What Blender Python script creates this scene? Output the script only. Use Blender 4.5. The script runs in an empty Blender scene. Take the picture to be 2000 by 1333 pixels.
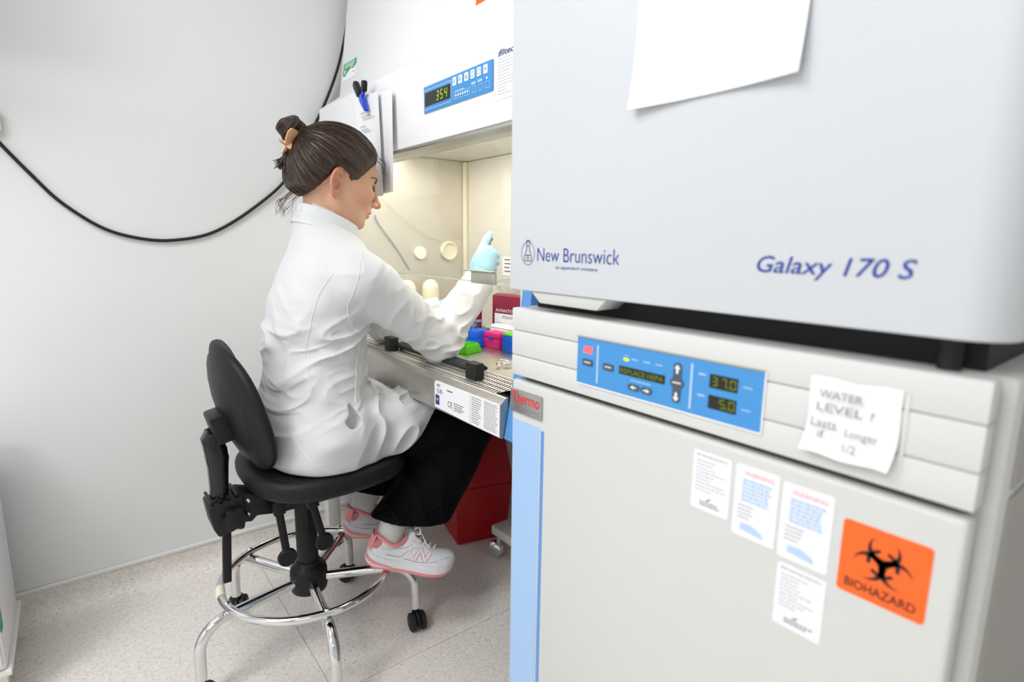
import bpy, bmesh, math, random
import numpy as np
from mathutils import Vector, Matrix
from mathutils.bvhtree import BVHTree

# ------------------------------------------------------------------ camera, world, light, exposure
scene = bpy.context.scene
COL = scene.collection
F_PX, PITCH, ROLL, YAW = 1091.54, math.radians(9.94768), math.radians(0.71635), math.radians(51.8154)
CAM_H = 1.10
fw = Vector((math.cos(PITCH)*math.cos(YAW), math.cos(PITCH)*math.sin(YAW), -math.sin(PITCH)))
rt = Vector((math.sin(YAW), -math.cos(YAW), 0))
up = rt.cross(fw)
r2 = math.cos(ROLL)*rt + math.sin(ROLL)*up
u2 = -math.sin(ROLL)*rt + math.cos(ROLL)*up
cd = bpy.data.cameras.new('camera')
cam = bpy.data.objects.new('camera', cd); COL.objects.link(cam)
M = Matrix((r2, u2, -fw)).transposed().to_4x4(); M.translation = (0, 0, CAM_H)
cam.matrix_world = M
cd.sensor_width = 36; cd.lens = 36*F_PX/2000
cd.clip_start = 0.02
cd.dof.use_dof = True; cd.dof.focus_distance = 1.42; cd.dof.aperture_fstop = 2.9
scene.camera = cam

w = bpy.data.worlds.new('world'); scene.world = w; w.use_nodes = True
w.node_tree.nodes['Background'].inputs[0].default_value = (0.9, 0.95, 1, 1)
w.node_tree.nodes['Background'].inputs[1].default_value = 0.15

def area(name, loc, sx, sy, power, color, rot=(0, 0, 0), spread=180):
    l = bpy.data.lights.new(name, 'AREA'); l.shape = 'RECTANGLE'; l.size = sx; l.size_y = sy
    l.energy = power; l.color = color; l.spread = math.radians(spread)
    o = bpy.data.objects.new(name, l); COL.objects.link(o); o.location = loc; o.rotation_euler = rot
    return o
ROOM_H = 2.65
LAMPS = [(-0.80, 0.95, 1.2, 0.6, 33.0), (-1.75, 0.10, 1.2, 0.6, 40.0), (-1.20, -1.70, 1.2, 0.6, 9.0)]
for (lx, ly, sx, sy, pw) in LAMPS:
    area('ceiling_lamp_light', (lx, ly, ROOM_H-0.045), sx*0.96, sy*0.96, pw, (0.965, 0.985, 1.0))

vs = scene.view_settings
vs.view_transform = 'Standard'; vs.look = 'None'; vs.gamma = 1.0; vs.use_curve_mapping = False
vs.exposure = -0.42

# ------------------------------------------------------------------ helpers
random.seed(4); RNG = np.random.default_rng(7)
MATS = {}
def mat(name, col, rough=0.5, metal=0.0, var=0.0, vscale=20.0, bump=0.0, bscale=200.0, emit=0.0, coat=0.0, trans=0.0, ior=1.45, spec=0.5, sheen=0.0, sss=0.0, alpha=1.0):
    m = bpy.data.materials.new(name); m.use_nodes = True; nt = m.node_tree; b = nt.nodes['Principled BSDF']
    c = tuple(col)+(1,)
    b.inputs['Base Color'].default_value = c; b.inputs['Roughness'].default_value = rough; b.inputs['Metallic'].default_value = metal
    b.inputs['Coat Weight'].default_value = coat; b.inputs['Transmission Weight'].default_value = trans; b.inputs['IOR'].default_value = ior
    b.inputs['Specular IOR Level'].default_value = spec; b.inputs['Alpha'].default_value = alpha
    if sheen: b.inputs['Sheen Weight'].default_value = sheen
    if sss:
        b.inputs['Subsurface Weight'].default_value = sss; b.inputs['Subsurface Radius'].default_value = (0.012, 0.005, 0.003); b.inputs['Subsurface Scale'].default_value = 0.5
    if emit:
        b.inputs['Emission Color'].default_value = c; b.inputs['Emission Strength'].default_value = emit
    tc = nt.nodes.new('ShaderNodeTexCoord')
    if var:
        n = nt.nodes.new('ShaderNodeTexNoise'); n.inputs['Scale'].default_value = vscale; n.inputs['Detail'].default_value = 3
        nt.links.new(tc.outputs['Object'], n.inputs['Vector'])
        r = nt.nodes.new('ShaderNodeValToRGB')
        r.color_ramp.elements[0].position = 0.3; r.color_ramp.elements[1].position = 0.7
        r.color_ramp.elements[0].color = tuple(max(0, x*(1-var)) for x in col)+(1,)
        r.color_ramp.elements[1].color = tuple(min(1, x*(1+var)) for x in col)+(1,)
        nt.links.new(n.outputs['Fac'], r.inputs['Fac']); nt.links.new(r.outputs['Color'], b.inputs['Base Color'])
    if bump:
        n = nt.nodes.new('ShaderNodeTexNoise'); n.inputs['Scale'].default_value = bscale; n.inputs['Detail'].default_value = 2
        nt.links.new(tc.outputs['Object'], n.inputs['Vector'])
        bp = nt.nodes.new('ShaderNodeBump'); bp.inputs['Strength'].default_value = bump; bp.inputs['Distance'].default_value = 0.002
        nt.links.new(n.outputs['Fac'], bp.inputs['Height']); nt.links.new(bp.outputs['Normal'], b.inputs['Normal'])
    MATS[name] = m
    return m
def srgb(r, g, b):
    f = lambda v: (v/255/12.92) if v/255 <= 0.04045 else ((v/255+0.055)/1.055)**2.4
    return (f(r), f(g), f(b))

def wloc(o):
    v = Vector((0, 0, 0))
    while o is not None:
        v += o.location; o = o.parent
    return v
def tag(o, label=None, cat=None, group=None, kind=None):
    if label: o['label'] = label
    if cat: o['category'] = cat
    if group: o['group'] = group
    if kind: o['kind'] = kind
    return o
def thing(name, label, cat, loc, group=None, kind=None):
    o = bpy.data.objects.new(name, None); COL.objects.link(o); o.location = loc; o.empty_display_size = 0.05
    return tag(o, label, cat, group, kind)

def fbox(x0, x1, y0, y1, z0, z1):
    if x0 > x1: x0, x1 = x1, x0
    if y0 > y1: y0, y1 = y1, y0
    if z0 > z1: z0, z1 = z1, z0
    v = [(x0,y0,z0),(x1,y0,z0),(x1,y1,z0),(x0,y1,z0),(x0,y0,z1),(x1,y0,z1),(x1,y1,z1),(x0,y1,z1)]
    f = [(0,3,2,1),(4,5,6,7),(0,1,5,4),(1,2,6,5),(2,3,7,6),(3,0,4,7)]
    return v, f
class MB:
    def __init__(s): s.v = []; s.f = []
    def add(s, v, f):
        n = len(s.v); s.v += [tuple(p) for p in v]; s.f += [tuple(i+n for i in q) for q in f]; return s
    def box(s, *a): return s.add(*fbox(*a))
    def obox(s, c, ax, ay, az, hx, hy, hz):
        c, ax, ay, az = Vector(c), Vector(ax).normalized(), Vector(ay).normalized(), Vector(az).normalized()
        v, f = fbox(-hx, hx, -hy, hy, -hz, hz)
        return s.add([c+ax*p[0]+ay*p[1]+az*p[2] for p in v], f)
    def prism(s, poly, o, u, v, n, t0, t1):
        # polygon (a,b) in the frame u,v extruded along n from t0 to t1
        o, u, v, n = Vector(o), Vector(u), Vector(v), Vector(n)
        k = len(poly)
        A = [o+u*a+v*b+n*t0 for a, b in poly]; B = [o+u*a+v*b+n*t1 for a, b in poly]
        f = [tuple(range(k-1, -1, -1)), tuple(range(k, 2*k))]+[(i, (i+1) % k, k+(i+1) % k, k+i) for i in range(k)]
        return s.add(A+B, f)
    def tube(s, pts, rad, seg=10, closed=False, cap=True):
        P = [Vector(p) for p in pts]; n = len(P)
        R = rad if isinstance(rad, (list, tuple)) else [rad]*n
        T = []
        for i in range(n):
            a = P[(i-1) % n] if (closed or i > 0) else P[i]; b = P[(i+1) % n] if (closed or i < n-1) else P[i]
            T.append((b-a).normalized())
        ref = Vector((0, 0, 1)) if abs(T[0].z) < 0.9 else Vector((1, 0, 0))
        N = (ref-T[0]*ref.dot(T[0])).normalized()
        vs, fs = [], []
        for i in range(n):
            N = (N-T[i]*N.dot(T[i]))
            N = N.normalized() if N.length > 1e-6 else T[i].orthogonal().normalized()
            B = T[i].cross(N)
            for k in range(seg):
                a = 2*math.pi*k/seg
                vs.append(P[i]+(N*math.cos(a)+B*math.sin(a))*R[i])
        m = n if closed else n-1
        for i in range(m):
            j = (i+1) % n
            for k in range(seg):
                l = (k+1) % seg
                fs.append((i*seg+k, i*seg+l, j*seg+l, j*seg+k))
        if cap and not closed:
            fs.append(tuple(range(seg-1, -1, -1))); fs.append(tuple((n-1)*seg+k for k in range(seg)))
        return s.add(vs, fs)
    def lathe(s, prof, o, axis=(0, 0, 1), seg=24, sx=1.0):
        # profile of (radius, height) turned about the axis
        ax = Vector(axis).normalized(); U = ax.orthogonal().normalized(); V = ax.cross(U); o = Vector(o)
        vs, fs = [], []
        n = len(prof)
        for (r, h) in prof:
            for k in range(seg):
                a = 2*math.pi*k/seg
                vs.append(o+ax*h+U*(r*math.cos(a))+V*(r*math.sin(a)*sx))
        for i in range(n-1):
            for k in range(seg):
                l = (k+1) % seg
                fs.append((i*seg+k, i*seg+l, (i+1)*seg+l, (i+1)*seg+k))
        if prof[0][0] > 1e-6: fs.append(tuple(range(seg-1, -1, -1)))
        if prof[-1][0] > 1e-6: fs.append(tuple((n-1)*seg+k for k in range(seg)))
        return s.add(vs, fs)
    def build(s, name, m, parent=None, bevel=0.0, bseg=2, smooth=False, loc=None, angle=40):
        off = wloc(parent) if parent is not None else Vector(loc if loc is not None else (0, 0, 0))
        me = bpy.data.meshes.new(name)
        me.from_pydata([tuple(Vector(p)-off) for p in s.v], [], s.f)
        if bevel > 0 or smooth:
            bm = bmesh.new(); bm.from_mesh(me)
            bmesh.ops.remove_doubles(bm, verts=bm.verts, dist=1e-6)
            if bevel > 0:
                es = [e for e in bm.edges if len(e.link_faces) == 2 and e.calc_face_angle(0) > math.radians(30)]
                bmesh.ops.bevel(bm, geom=es, offset=bevel, segments=bseg, affect='EDGES', profile=0.5, clamp_overlap=True)
            bmesh.ops.recalc_face_normals(bm, faces=bm.faces)
            if smooth or bevel > 0:
                for f in bm.faces: f.smooth = True
                for e in bm.edges:
                    if len(e.link_faces) == 2: e.smooth = e.calc_face_angle(0) < math.radians(angle)
            bm.to_mesh(me); bm.free()
        else:
            bm = bmesh.new(); bm.from_mesh(me); bmesh.ops.recalc_face_normals(bm, faces=bm.faces); bm.to_mesh(me); bm.free()
        mm = MATS[m] if isinstance(m, str) else m
        me.materials.append(mm)
        o = bpy.data.objects.new(name, me); COL.objects.link(o)
        if parent is not None: o.parent = parent
        else: o.location = off
        if name in ('fine_print', 'handwriting', 'indicator_lights'): o['kind'] = 'stuff'
        return o
def box(name, b, m, parent=None, bevel=0.0, bseg=2, loc=None):
    return MB().box(*b).build(name, m, parent, bevel, bseg, loc=loc)

class Face:
    """a flat face in the scene: origin, right (u), up (v), outward normal (n); all in metres"""
    def __init__(s, o, u, v):
        s.o, s.u, s.v = Vector(o), Vector(u).normalized(), Vector(v).normalized(); s.n = s.u.cross(s.v).normalized()
    def p(s, a, b, h=0.0): return s.o+s.u*a+s.v*b+s.n*h
    def plate(s, mb, a0, a1, b0, b1, h0, h1): return mb.prism([(a0, b0), (a1, b0), (a1, b1), (a0, b1)], s.o, s.u, s.v, s.n, h0, h1)
    def poly(s, mb, pts, h0, h1): return mb.prism(pts, s.o, s.u, s.v, s.n, h0, h1)
    def flat(s, mb, pts, h): return mb.add([s.p(a, b, h) for a, b in pts], [tuple(range(len(pts)))])
def rrect(a0, a1, b0, b1, r, n=4):
    pts = []
    for cx, cy, t0 in ((a1-r, b0+r, -90), (a1-r, b1-r, 0), (a0+r, b1-r, 90), (a0+r, b0+r, 180)):
        for i in range(n+1):
            t = math.radians(t0+90*i/n); pts.append((cx+r*math.cos(t), cy+r*math.sin(t)))
    return pts
_text_cache = {}
def text_geo(s, bold=0.0, shear=0.0):
    key = (s, bold, shear)
    if key in _text_cache: return _text_cache[key]
    cu = bpy.data.curves.new('lettering', 'FONT'); cu.body = s; cu.size = 1.0; cu.shear = shear; cu.offset = bold; cu.resolution_u = 3
    ob = bpy.data.objects.new('lettering', cu); COL.objects.link(ob)
    bpy.context.view_layer.update()
    dg = bpy.context.evaluated_depsgraph_get()
    me = bpy.data.meshes.new_from_object(ob.evaluated_get(dg))
    v = np.array([tuple(q.co) for q in me.vertices]); f = [tuple(q.vertices) for q in me.polygons]
    bpy.data.objects.remove(ob); bpy.data.curves.remove(cu); bpy.data.meshes.remove(me)
    _text_cache[key] = (v, f)
    return v, f
def text(mb, face, s, a0, a1, b0, b1, h=0.0006, bold=0.0, shear=0.0):
    """lettering fitted into the rectangle a0..a1, b0..b1 of a face"""
    v, f = text_geo(s, bold, shear)
    lo, hi = v.min(0), v.max(0)
    A = a0+(v[:, 0]-lo[0])/(hi[0]-lo[0])*(a1-a0); B = b0+(v[:, 1]-lo[1])/(hi[1]-lo[1])*(b1-b0)
    mb.add([face.p(x, y, h) for x, y in zip(A, B)], f)
def fineprint(mb, face, a0, a1, b0, b1, rows, h=0.0006, fill=0.55, ragged=0.3, rnd=None):
    """rows of print too small to read, as short strokes"""
    rnd = rnd or random
    ph = (b1-b0)/rows
    for i in range(rows):
        y1 = b1-i*ph-ph*0.2; y0 = y1-ph*fill
        x = a0; end = a1-(a1-a0)*rnd.random()*ragged
        while x < end:
            wd = (a1-a0)*rnd.uniform(0.06, 0.2); x1 = min(end, x+wd)
            face.flat(mb, [(x, y0), (x1, y0), (x1, y1), (x, y1)], h); x = x1+(a1-a0)*0.025
SEG7 = {'0': 'abcdef', '1': 'bc', '2': 'abged', '3': 'abgcd', '4': 'fgbc', '5': 'afgcd', '6': 'afgedc', '7': 'abc', '8': 'abcdefg', '9': 'abcdfg'}
def seven(mb, face, ch, a, b, wd, ht, t, h, sh=0.12):
    S = lambda x, y: (a+x+sh*y, b+y)
    R = {'a': (t, wd-t, ht-t, ht), 'd': (t, wd-t, 0, t), 'g': (t, wd-t, ht/2-t/2, ht/2+t/2), 'f': (0, t, ht/2+t*.3, ht-t*.3), 'e': (0, t, t*.3, ht/2-t*.3), 'b': (wd-t, wd, ht/2+t*.3, ht-t*.3), 'c': (wd-t, wd, t*.3, ht/2-t*.3)}
    for q in SEG7[ch]:
        x0, x1, y0, y1 = R[q]
        face.flat(mb, [S(x0, y0), S(x1, y0), S(x1, y1), S(x0, y1)], h)
def bez(P, n=24):
    """Catmull-Rom through the points"""
    P = [Vector(p) for p in P]; Q = [2*P[0]-P[1]]+P+[2*P[-1]-P[-2]]; out = []
    for i in range(1, len(Q)-2):
        for k in range(n):
            t = k/n; a, b, c, d = Q[i-1], Q[i], Q[i+1], Q[i+2]
            out.append(0.5*((2*b)+(c-a)*t+(2*a-5*b+4*c-d)*t*t+(3*b-a-3*c+d)*t**3))
    out.append(P[-1]); return out

# ------------------------------------------------------------------ materials
mat('wall', srgb(230, 231, 231), 0.35, var=0.012, vscale=2.0, bump=0.03, bscale=60)
mat('ceiling', (0.90, 0.90, 0.89), 0.8, var=0.02, vscale=6)
mat('trim_white', (0.80, 0.80, 0.78), 0.35)
mat('trim_grey', (0.42, 0.42, 0.41), 0.4)
mat('lamp', (1.0, 0.985, 0.96), 0.5, emit=3.0)
mat('steel', (0.60, 0.57, 0.53), 0.30, 1.0, var=0.05, vscale=30)
mat('steel_grille', (0.74, 0.71, 0.66), 0.38, 0.45, var=0.04, vscale=30)
mat('steel_dull', (0.55, 0.53, 0.49), 0.40, 1.0, var=0.05, vscale=40)
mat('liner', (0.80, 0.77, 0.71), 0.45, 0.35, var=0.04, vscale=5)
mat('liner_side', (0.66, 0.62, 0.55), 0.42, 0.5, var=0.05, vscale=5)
mat('chrome', (0.74, 0.74, 0.74), 0.08, 1.0)
mat('chrome_dull', (0.62, 0.62, 0.61), 0.28, 1.0, var=0.05, vscale=60)
mat('white_metal', srgb(244, 244, 246), 0.32, var=0.01, vscale=3)
mat('grey_metal', srgb(210, 211, 208), 0.4, var=0.01, vscale=3)
mat('grey_panel', srgb(218, 219, 217), 0.4, var=0.01, vscale=3)
mat('side_metal', srgb(165, 162, 155), 0.5)
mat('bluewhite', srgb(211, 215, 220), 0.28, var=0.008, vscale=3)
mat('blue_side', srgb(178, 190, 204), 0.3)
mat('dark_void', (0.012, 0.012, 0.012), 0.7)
mat('black_plastic', (0.008, 0.008, 0.009), 0.42, bump=0.05, bscale=400, spec=0.35)
mat('black_gloss', (0.008, 0.008, 0.009), 0.16)
mat('black_vinyl', (0.009, 0.009, 0.009), 0.50, bump=0.25, bscale=500, spec=0.3)
mat('black_rubber', (0.010, 0.010, 0.011), 0.6)
mat('panel_blue', srgb(70, 148, 214), 0.35)
mat('trim_blue', srgb(92, 152, 218), 0.35)
mat('stripe_blue', srgb(166, 200, 240), 0.35)
mat('stripe_mid', srgb(98, 152, 220), 0.35)
mat('print_blue', srgb(38, 62, 158), 0.5)
mat('print_navy', srgb(40, 48, 120), 0.5)
mat('print_black', (0.012, 0.012, 0.014), 0.6)
mat('print_grey', (0.25, 0.25, 0.27), 0.6)
mat('print_pale', (0.52, 0.53, 0.56), 0.6)
mat('print_red', srgb(226, 66, 60), 0.5)
mat('print_pink', srgb(238, 150, 158), 0.5)
mat('print_skyblue', srgb(186, 210, 238), 0.5)
mat('print_white', (0.85, 0.88, 0.9), 0.5)
mat('paper', srgb(244, 244, 245), 0.7, var=0.01, vscale=30)
mat('label_white', srgb(240, 240, 244), 0.45)
mat('orange', srgb(255, 106, 34), 0.45)
mat('green_sticker', srgb(38, 160, 92), 0.45)
mat('badge', (0.42, 0.42, 0.42), 0.32, 0.9)
mat('badge_red', srgb(226, 36, 34), 0.4)
mat('button_grey', srgb(78, 88, 104), 0.5)
mat('screen', (0.018, 0.017, 0.012), 0.2)
mat('led_green', srgb(158, 196, 20), 0.5, emit=0.55)
mat('led_dim', srgb(96, 118, 10), 0.5, emit=0.18)
mat('led_red', srgb(255, 96, 110), 0.5, emit=0.7)
mat('led_lime', srgb(208, 250, 40), 0.5, emit=0.7)
mat('red_plastic', srgb(176, 14, 28), 0.4)
mat('amber', srgb(214, 130, 20), 0.4)
mat('rack_blue', srgb(0, 92, 214), 0.4)
mat('rack_green', srgb(94, 208, 10), 0.4)
mat('rack_pink', srgb(222, 40, 122), 0.42)
mat('maroon', srgb(128, 20, 52), 0.45)
mat('white_plastic', srgb(240, 238, 230), 0.4)
mat('cream_plastic', srgb(240, 232, 208), 0.4)
mat('film', (0.9, 0.92, 0.95), 0.12, trans=0.9, ior=1.15)
mat('clip_blue', srgb(20, 66, 210), 0.25, coat=0.5)
def glass_mat(name, tint, fac):
    """thin clear sheet: straight-through transmission with a mirror share that grows towards grazing angles"""
    m = bpy.data.materials.new(name); m.use_nodes = True; nt = m.node_tree
    for n in list(nt.nodes): nt.nodes.remove(n)
    o = nt.nodes.new('ShaderNodeOutputMaterial'); mx = nt.nodes.new('ShaderNodeMixShader')
    t = nt.nodes.new('ShaderNodeBsdfTransparent'); g = nt.nodes.new('ShaderNodeBsdfGlossy'); lw = nt.nodes.new('ShaderNodeLayerWeight')
    pw = nt.nodes.new('ShaderNodeMath'); pw.operation = 'POWER'; pw.inputs[1].default_value = 4.0
    ma = nt.nodes.new('ShaderNodeMath'); ma.operation = 'MULTIPLY_ADD'; ma.inputs[1].default_value = 0.6; ma.inputs[2].default_value = fac
    t.inputs[0].default_value = tint+(1,); g.inputs[1].default_value = 0.02; lw.inputs[0].default_value = 0.5
    nt.links.new(lw.outputs['Facing'], pw.inputs[0]); nt.links.new(pw.outputs[0], ma.inputs[0]); nt.links.new(ma.outputs[0], mx.inputs[0])
    nt.links.new(t.outputs[0], mx.inputs[1]); nt.links.new(g.outputs[0], mx.inputs[2]); nt.links.new(mx.outputs[0], o.inputs[0])
    MATS[name] = m
glass_mat('glass', (0.97, 0.985, 0.97), 0.03)
mat('glass_edge', srgb(176, 205, 184), 0.2)

# speckled vinyl floor
m = bpy.data.materials.new('vinyl'); m.use_nodes = True; nt = m.node_tree; b = nt.nodes['Principled BSDF']; b.inputs['Roughness'].default_value = 0.42
tc = nt.nodes.new('ShaderNodeTexCoord')
def ramp(fac, stops):
    r = nt.nodes.new('ShaderNodeValToRGB'); r.color_ramp.interpolation = 'LINEAR'
    while len(r.color_ramp.elements) < len(stops): r.color_ramp.elements.new(0.5)
    for e, (p_, c_) in zip(r.color_ramp.elements, stops): e.position = p_; e.color = c_+(1,)
    nt.links.new(fac, r.inputs['Fac']); return r.outputs['Color']
def vor(scale):
    v = nt.nodes.new('ShaderNodeTexVoronoi'); v.inputs['Scale'].default_value = scale; v.inputs['Randomness'].default_value = 1
    n = nt.nodes.new('ShaderNodeTexNoise'); n.inputs['Scale'].default_value = scale*1.4
    mixv = nt.nodes.new('ShaderNodeMix'); mixv.data_type = 'VECTOR'; mixv.inputs['Factor'].default_value = 0.006
    nt.links.new(tc.outputs['Object'], n.inputs['Vector']); nt.links.new(tc.outputs['Object'], mixv.inputs['A']); nt.links.new(n.outputs['Color'], mixv.inputs['B'])
    nt.links.new(mixv.outputs['Result'], v.inputs['Vector'])
    return v
base = nt.nodes.new('ShaderNodeTexNoise'); base.inputs['Scale'].default_value = 90; base.inputs['Detail'].default_value = 4
nt.links.new(tc.outputs['Object'], base.inputs['Vector'])
colr = ramp(base.outputs['Fac'], [(0.3, srgb(222, 216, 210)), (0.7, srgb(238, 234, 229))])
def over(under, vnode, thr, c, key):
    sep = nt.nodes.new('ShaderNodeSeparateColor'); nt.links.new(vnode.outputs['Color'], sep.inputs[0])
    lt = nt.nodes.new('ShaderNodeMath'); lt.operation = 'LESS_THAN'; lt.inputs[1].default_value = thr; nt.links.new(vnode.outputs['Distance'], lt.inputs[0])
    sel = nt.nodes.new('ShaderNodeMath'); sel.operation = 'LESS_THAN'; sel.inputs[1].default_value = key; nt.links.new(sep.outputs[0], sel.inputs[0])
    mu = nt.nodes.new('ShaderNodeMath'); mu.operation = 'MULTIPLY'; nt.links.new(lt.outputs[0], mu.inputs[0]); nt.links.new(sel.outputs[0], mu.inputs[1])
    mx = nt.nodes.new('ShaderNodeMix'); mx.data_type = 'RGBA'; nt.links.new(mu.outputs[0], mx.inputs['Factor']); nt.links.new(under, mx.inputs['A']); mx.inputs['B'].default_value = c+(1,)
    return mx.outputs['Result']
colr = over(colr, vor(250), 0.34, srgb(200, 180, 170), 0.38)
colr = over(colr, vor(190), 0.24, srgb(126, 112, 106), 0.14)
colr = over(colr, vor(300), 0.32, srgb(242, 238, 232), 0.35)
nt.links.new(colr, b.inputs['Base Color']); MATS['vinyl'] = m
# ------------------------------------------------------------------ the room
XW0, XW1, YW0, YW1 = -2.70, 1.42, -3.00, 2.00
fl = tag(box('floor', (XW0, XW1, YW0, YW1, -0.06, -0.004), 'trim_grey'), kind='structure')
def edges(lo, hi, at, step):
    e = [at]
    while e[-1]+step < hi: e.append(e[-1]+step)
    while e[0]-step > lo: e.insert(0, e[0]-step)
    return [lo]+e+[hi]
gx = edges(XW0, XW1, 0.412, 0.92); gy = edges(YW0, YW1, 1.208, 0.92)
for i in range(len(gx)-1):
    for j in range(len(gy)-1):
        box('floor_tile', (gx[i]+.0007, gx[i+1]-.0007, gy[j]+.0007, gy[j+1]-.0007, -0.004, 0.0), 'vinyl', fl)
tag(box('wall_back', (XW0, XW1, YW1, YW1+0.1, -0.06, ROOM_H), 'wall'), kind='structure')
tag(box('wall_right', (XW1, XW1+0.1, YW0, YW1+0.1, -0.06, ROOM_H), 'wall'), kind='structure')
tag(box('wall_left', (XW0-0.1, XW0, YW0, YW1+0.1, -0.06, ROOM_H), 'wall'), kind='structure')
tag(box('wall_front', (XW0-0.1, XW1+0.1, YW0-0.1, YW0, -0.06, ROOM_H), 'wall'), kind='structure')
tag(box('ceiling', (XW0-0.1, XW1+0.1, YW0-0.1, YW1+0.1, ROOM_H, ROOM_H+0.1), 'ceiling'), kind='structure')
# coved vinyl skirting with a white capping strip
prof = [(YW1-0.07+0.07*math.sin(t), 0.07-0.07*math.cos(t)) for t in [math.radians(a) for a in range(0, 91, 10)]]
prof = [(YW1-0.005 if y > YW1-0.005 else y, z) for y, z in prof]+[(YW1-0.005, 0.088), (YW1+0.001, 0.088), (YW1+0.001, 0.0)]
tag(MB().prism(prof, (XW0, 0, 0), (0, 1, 0), (0, 0, 1), (1, 0, 0), 0, XW1-XW0).build('baseboard_back', 'vinyl', smooth=True), kind='structure')
tag(box('trim_1', (XW0, XW1, YW1-0.010, YW1, 0.0885, 0.1005), 'trim_white', bevel=0.003), kind='structure')
for k, (lx, ly, sx, sy, pw) in enumerate(LAMPS):
    t = thing('ceiling_light', ['white framed ceiling light panel nearest the sagging cable', 'white framed ceiling light panel in the far left corner behind the photographer', 'white framed ceiling light panel straight behind the photographer'][k], 'ceiling light', (lx, ly, ROOM_H), 'ceiling light panels')
    f = MB()
    for a in ((-sx/2-.03, sx/2+.03, -sy/2-.03, -sy/2), (-sx/2-.03, sx/2+.03, sy/2, sy/2+.03), (-sx/2-.03, -sx/2, -sy/2, sy/2), (sx/2, sx/2+.03, -sy/2, sy/2)):
        f.box(lx+a[0], lx+a[1], ly+a[2], ly+a[3], ROOM_H-0.04, ROOM_H-0.001)
    f.build('frame', 'trim_white', t)
    box('diffuser', (lx-sx/2, lx+sx/2, ly-sy/2, ly+sy/2, ROOM_H-0.03, ROOM_H-0.002), 'lamp', t)

# ------------------------------------------------------------------ biosafety cabinet
BX0, BY0, BY1, BXB = 0.70, 0.87, 1.945, 1.31
bsc = thing('biosafety_cabinet', 'white biological safety cabinet with lit steel chamber and blue control panel', 'safety cabinet', (0.98, 1.41, 0))
head = [(0.70, 1.335), (0.70, 1.528), (0.772, 1.580), (0.842, 2.12), (1.02, 2.12), (1.02, 1.42), (0.78, 1.40), (0.776, 1.335)]
MB().prism(head, (0, BY0, 0), (1, 0, 0), (0, 0, 1), (0, 1, 0), 0, BY1-BY0).build('header', 'white_metal', bsc, bevel=0.004)
box('header_lip', (0.703, 0.776, BY0+0.004, BY1-0.004, 1.327, 1.3345), 'steel_dull', bsc, bevel=0.001)
box('side_panel', (0.765, BXB, 1.862, BY1, 0.70, 1.3265), 'white_metal', bsc, bevel=0.003)
box('side_panel', (1.0205, BXB, 1.862, BY1, 1.327, 2.12), 'white_metal', bsc)
box('side_panel', (0.765, BXB, BY0, 0.944, 0.70, 1.3265), 'white_metal', bsc, bevel=0.003)
box('side_panel', (1.0205, BXB, BY0, 0.944, 1.327, 2.12), 'white_metal', bsc)
box('back_panel', (1.235, BXB, 0.9445, 1.8615, 0.70, 2.12), 'white_metal', bsc)
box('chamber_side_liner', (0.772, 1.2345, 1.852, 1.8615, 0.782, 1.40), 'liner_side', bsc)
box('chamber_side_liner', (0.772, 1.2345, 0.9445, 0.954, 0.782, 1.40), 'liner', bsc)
box('chamber_back_liner', (1.222, 1.2345, 0.9545, 1.8515, 0.782, 1.40), 'liner', bsc)
box('chamber_ceiling', (0.785, 1.2345, 0.9445, 1.8615, 1.402, 1.418), 'liner', bsc)
box('corner_trim', (1.205, 1.2215, 1.836, 1.8515, 0.782, 1.40), 'cream_plastic', bsc, bevel=0.004)
MB().tube([(0.83, 0.99, 1.375), (0.83, 1.82, 1.375)], 0.013, 12).build('lamp_tube', 'lamp', bsc, smooth=True)
area('chamber_lamp_light', (0.90, 1.40, 1.395), 0.16, 0.80, 5.4, (1.0, 0.96, 0.88))
# work surface, front grille with real slots, front rail
box('work_surface', (0.812, 1.2345, 0.9445, 1.8615, 0.760, 0.776), 'steel', bsc, bevel=0.002)
g = MB()
x0, x1, ya, yb = 0.702, 0.811, 0.946, 1.860
rows = 5; pitch = 0.0100; px_ = (x1-x0)/rows; ny = int((yb-ya)/pitch)
for i in range(rows):
    for j in range(ny):
        sh = 0.0
        a0, a1 = x0+i*px_, x0+(i+1)*px_; b0, b1 = ya+j*(yb-ya)/ny, ya+(j+1)*(yb-ya)/ny
        c0, c1, d0, d1 = a0+px_*.14, a1-px_*.14, b0+pitch*.26, b1-pitch*.26
        s_ = 0.0030
        g.add([(a0, b0, .778), (a1, b0, .778), (a1, b1, .778), (a0, b1, .778), (c0, d0-s_, .778), (c1, d0+s_, .778), (c1, d1+s_, .778), (c0, d1-s_, .778)], [(0, 1, 5, 4), (1, 2, 6, 5), (2, 3, 7, 6), (3, 0, 4, 7)])
gr = g.build('front_grille', 'steel_grille', bsc)
gr['label'] = 'slotted steel air grille'
box('grille_duct', (0.701, 0.8115, 0.9445, 1.8615, 0.70, 0.735), 'dark_void', bsc)
rail = [(0.70, 0.7782), (0.694, 0.7782), (0.678, 0.766), (0.68, 0.692), (0.688, 0.690), (0.70, 0.700)]
MB().prism(rail, (0, 0.900, 0), (1, 0, 0), (0, 0, 1), (0, 1, 0), 0, 1.862-0.900).build('front_rail', 'steel_dull', bsc, bevel=0.0012)
box('underside_pan', (0.7005, 1.234, 0.9445, 1.8615, 0.682, 0.6995), 'steel_dull', bsc)
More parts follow.
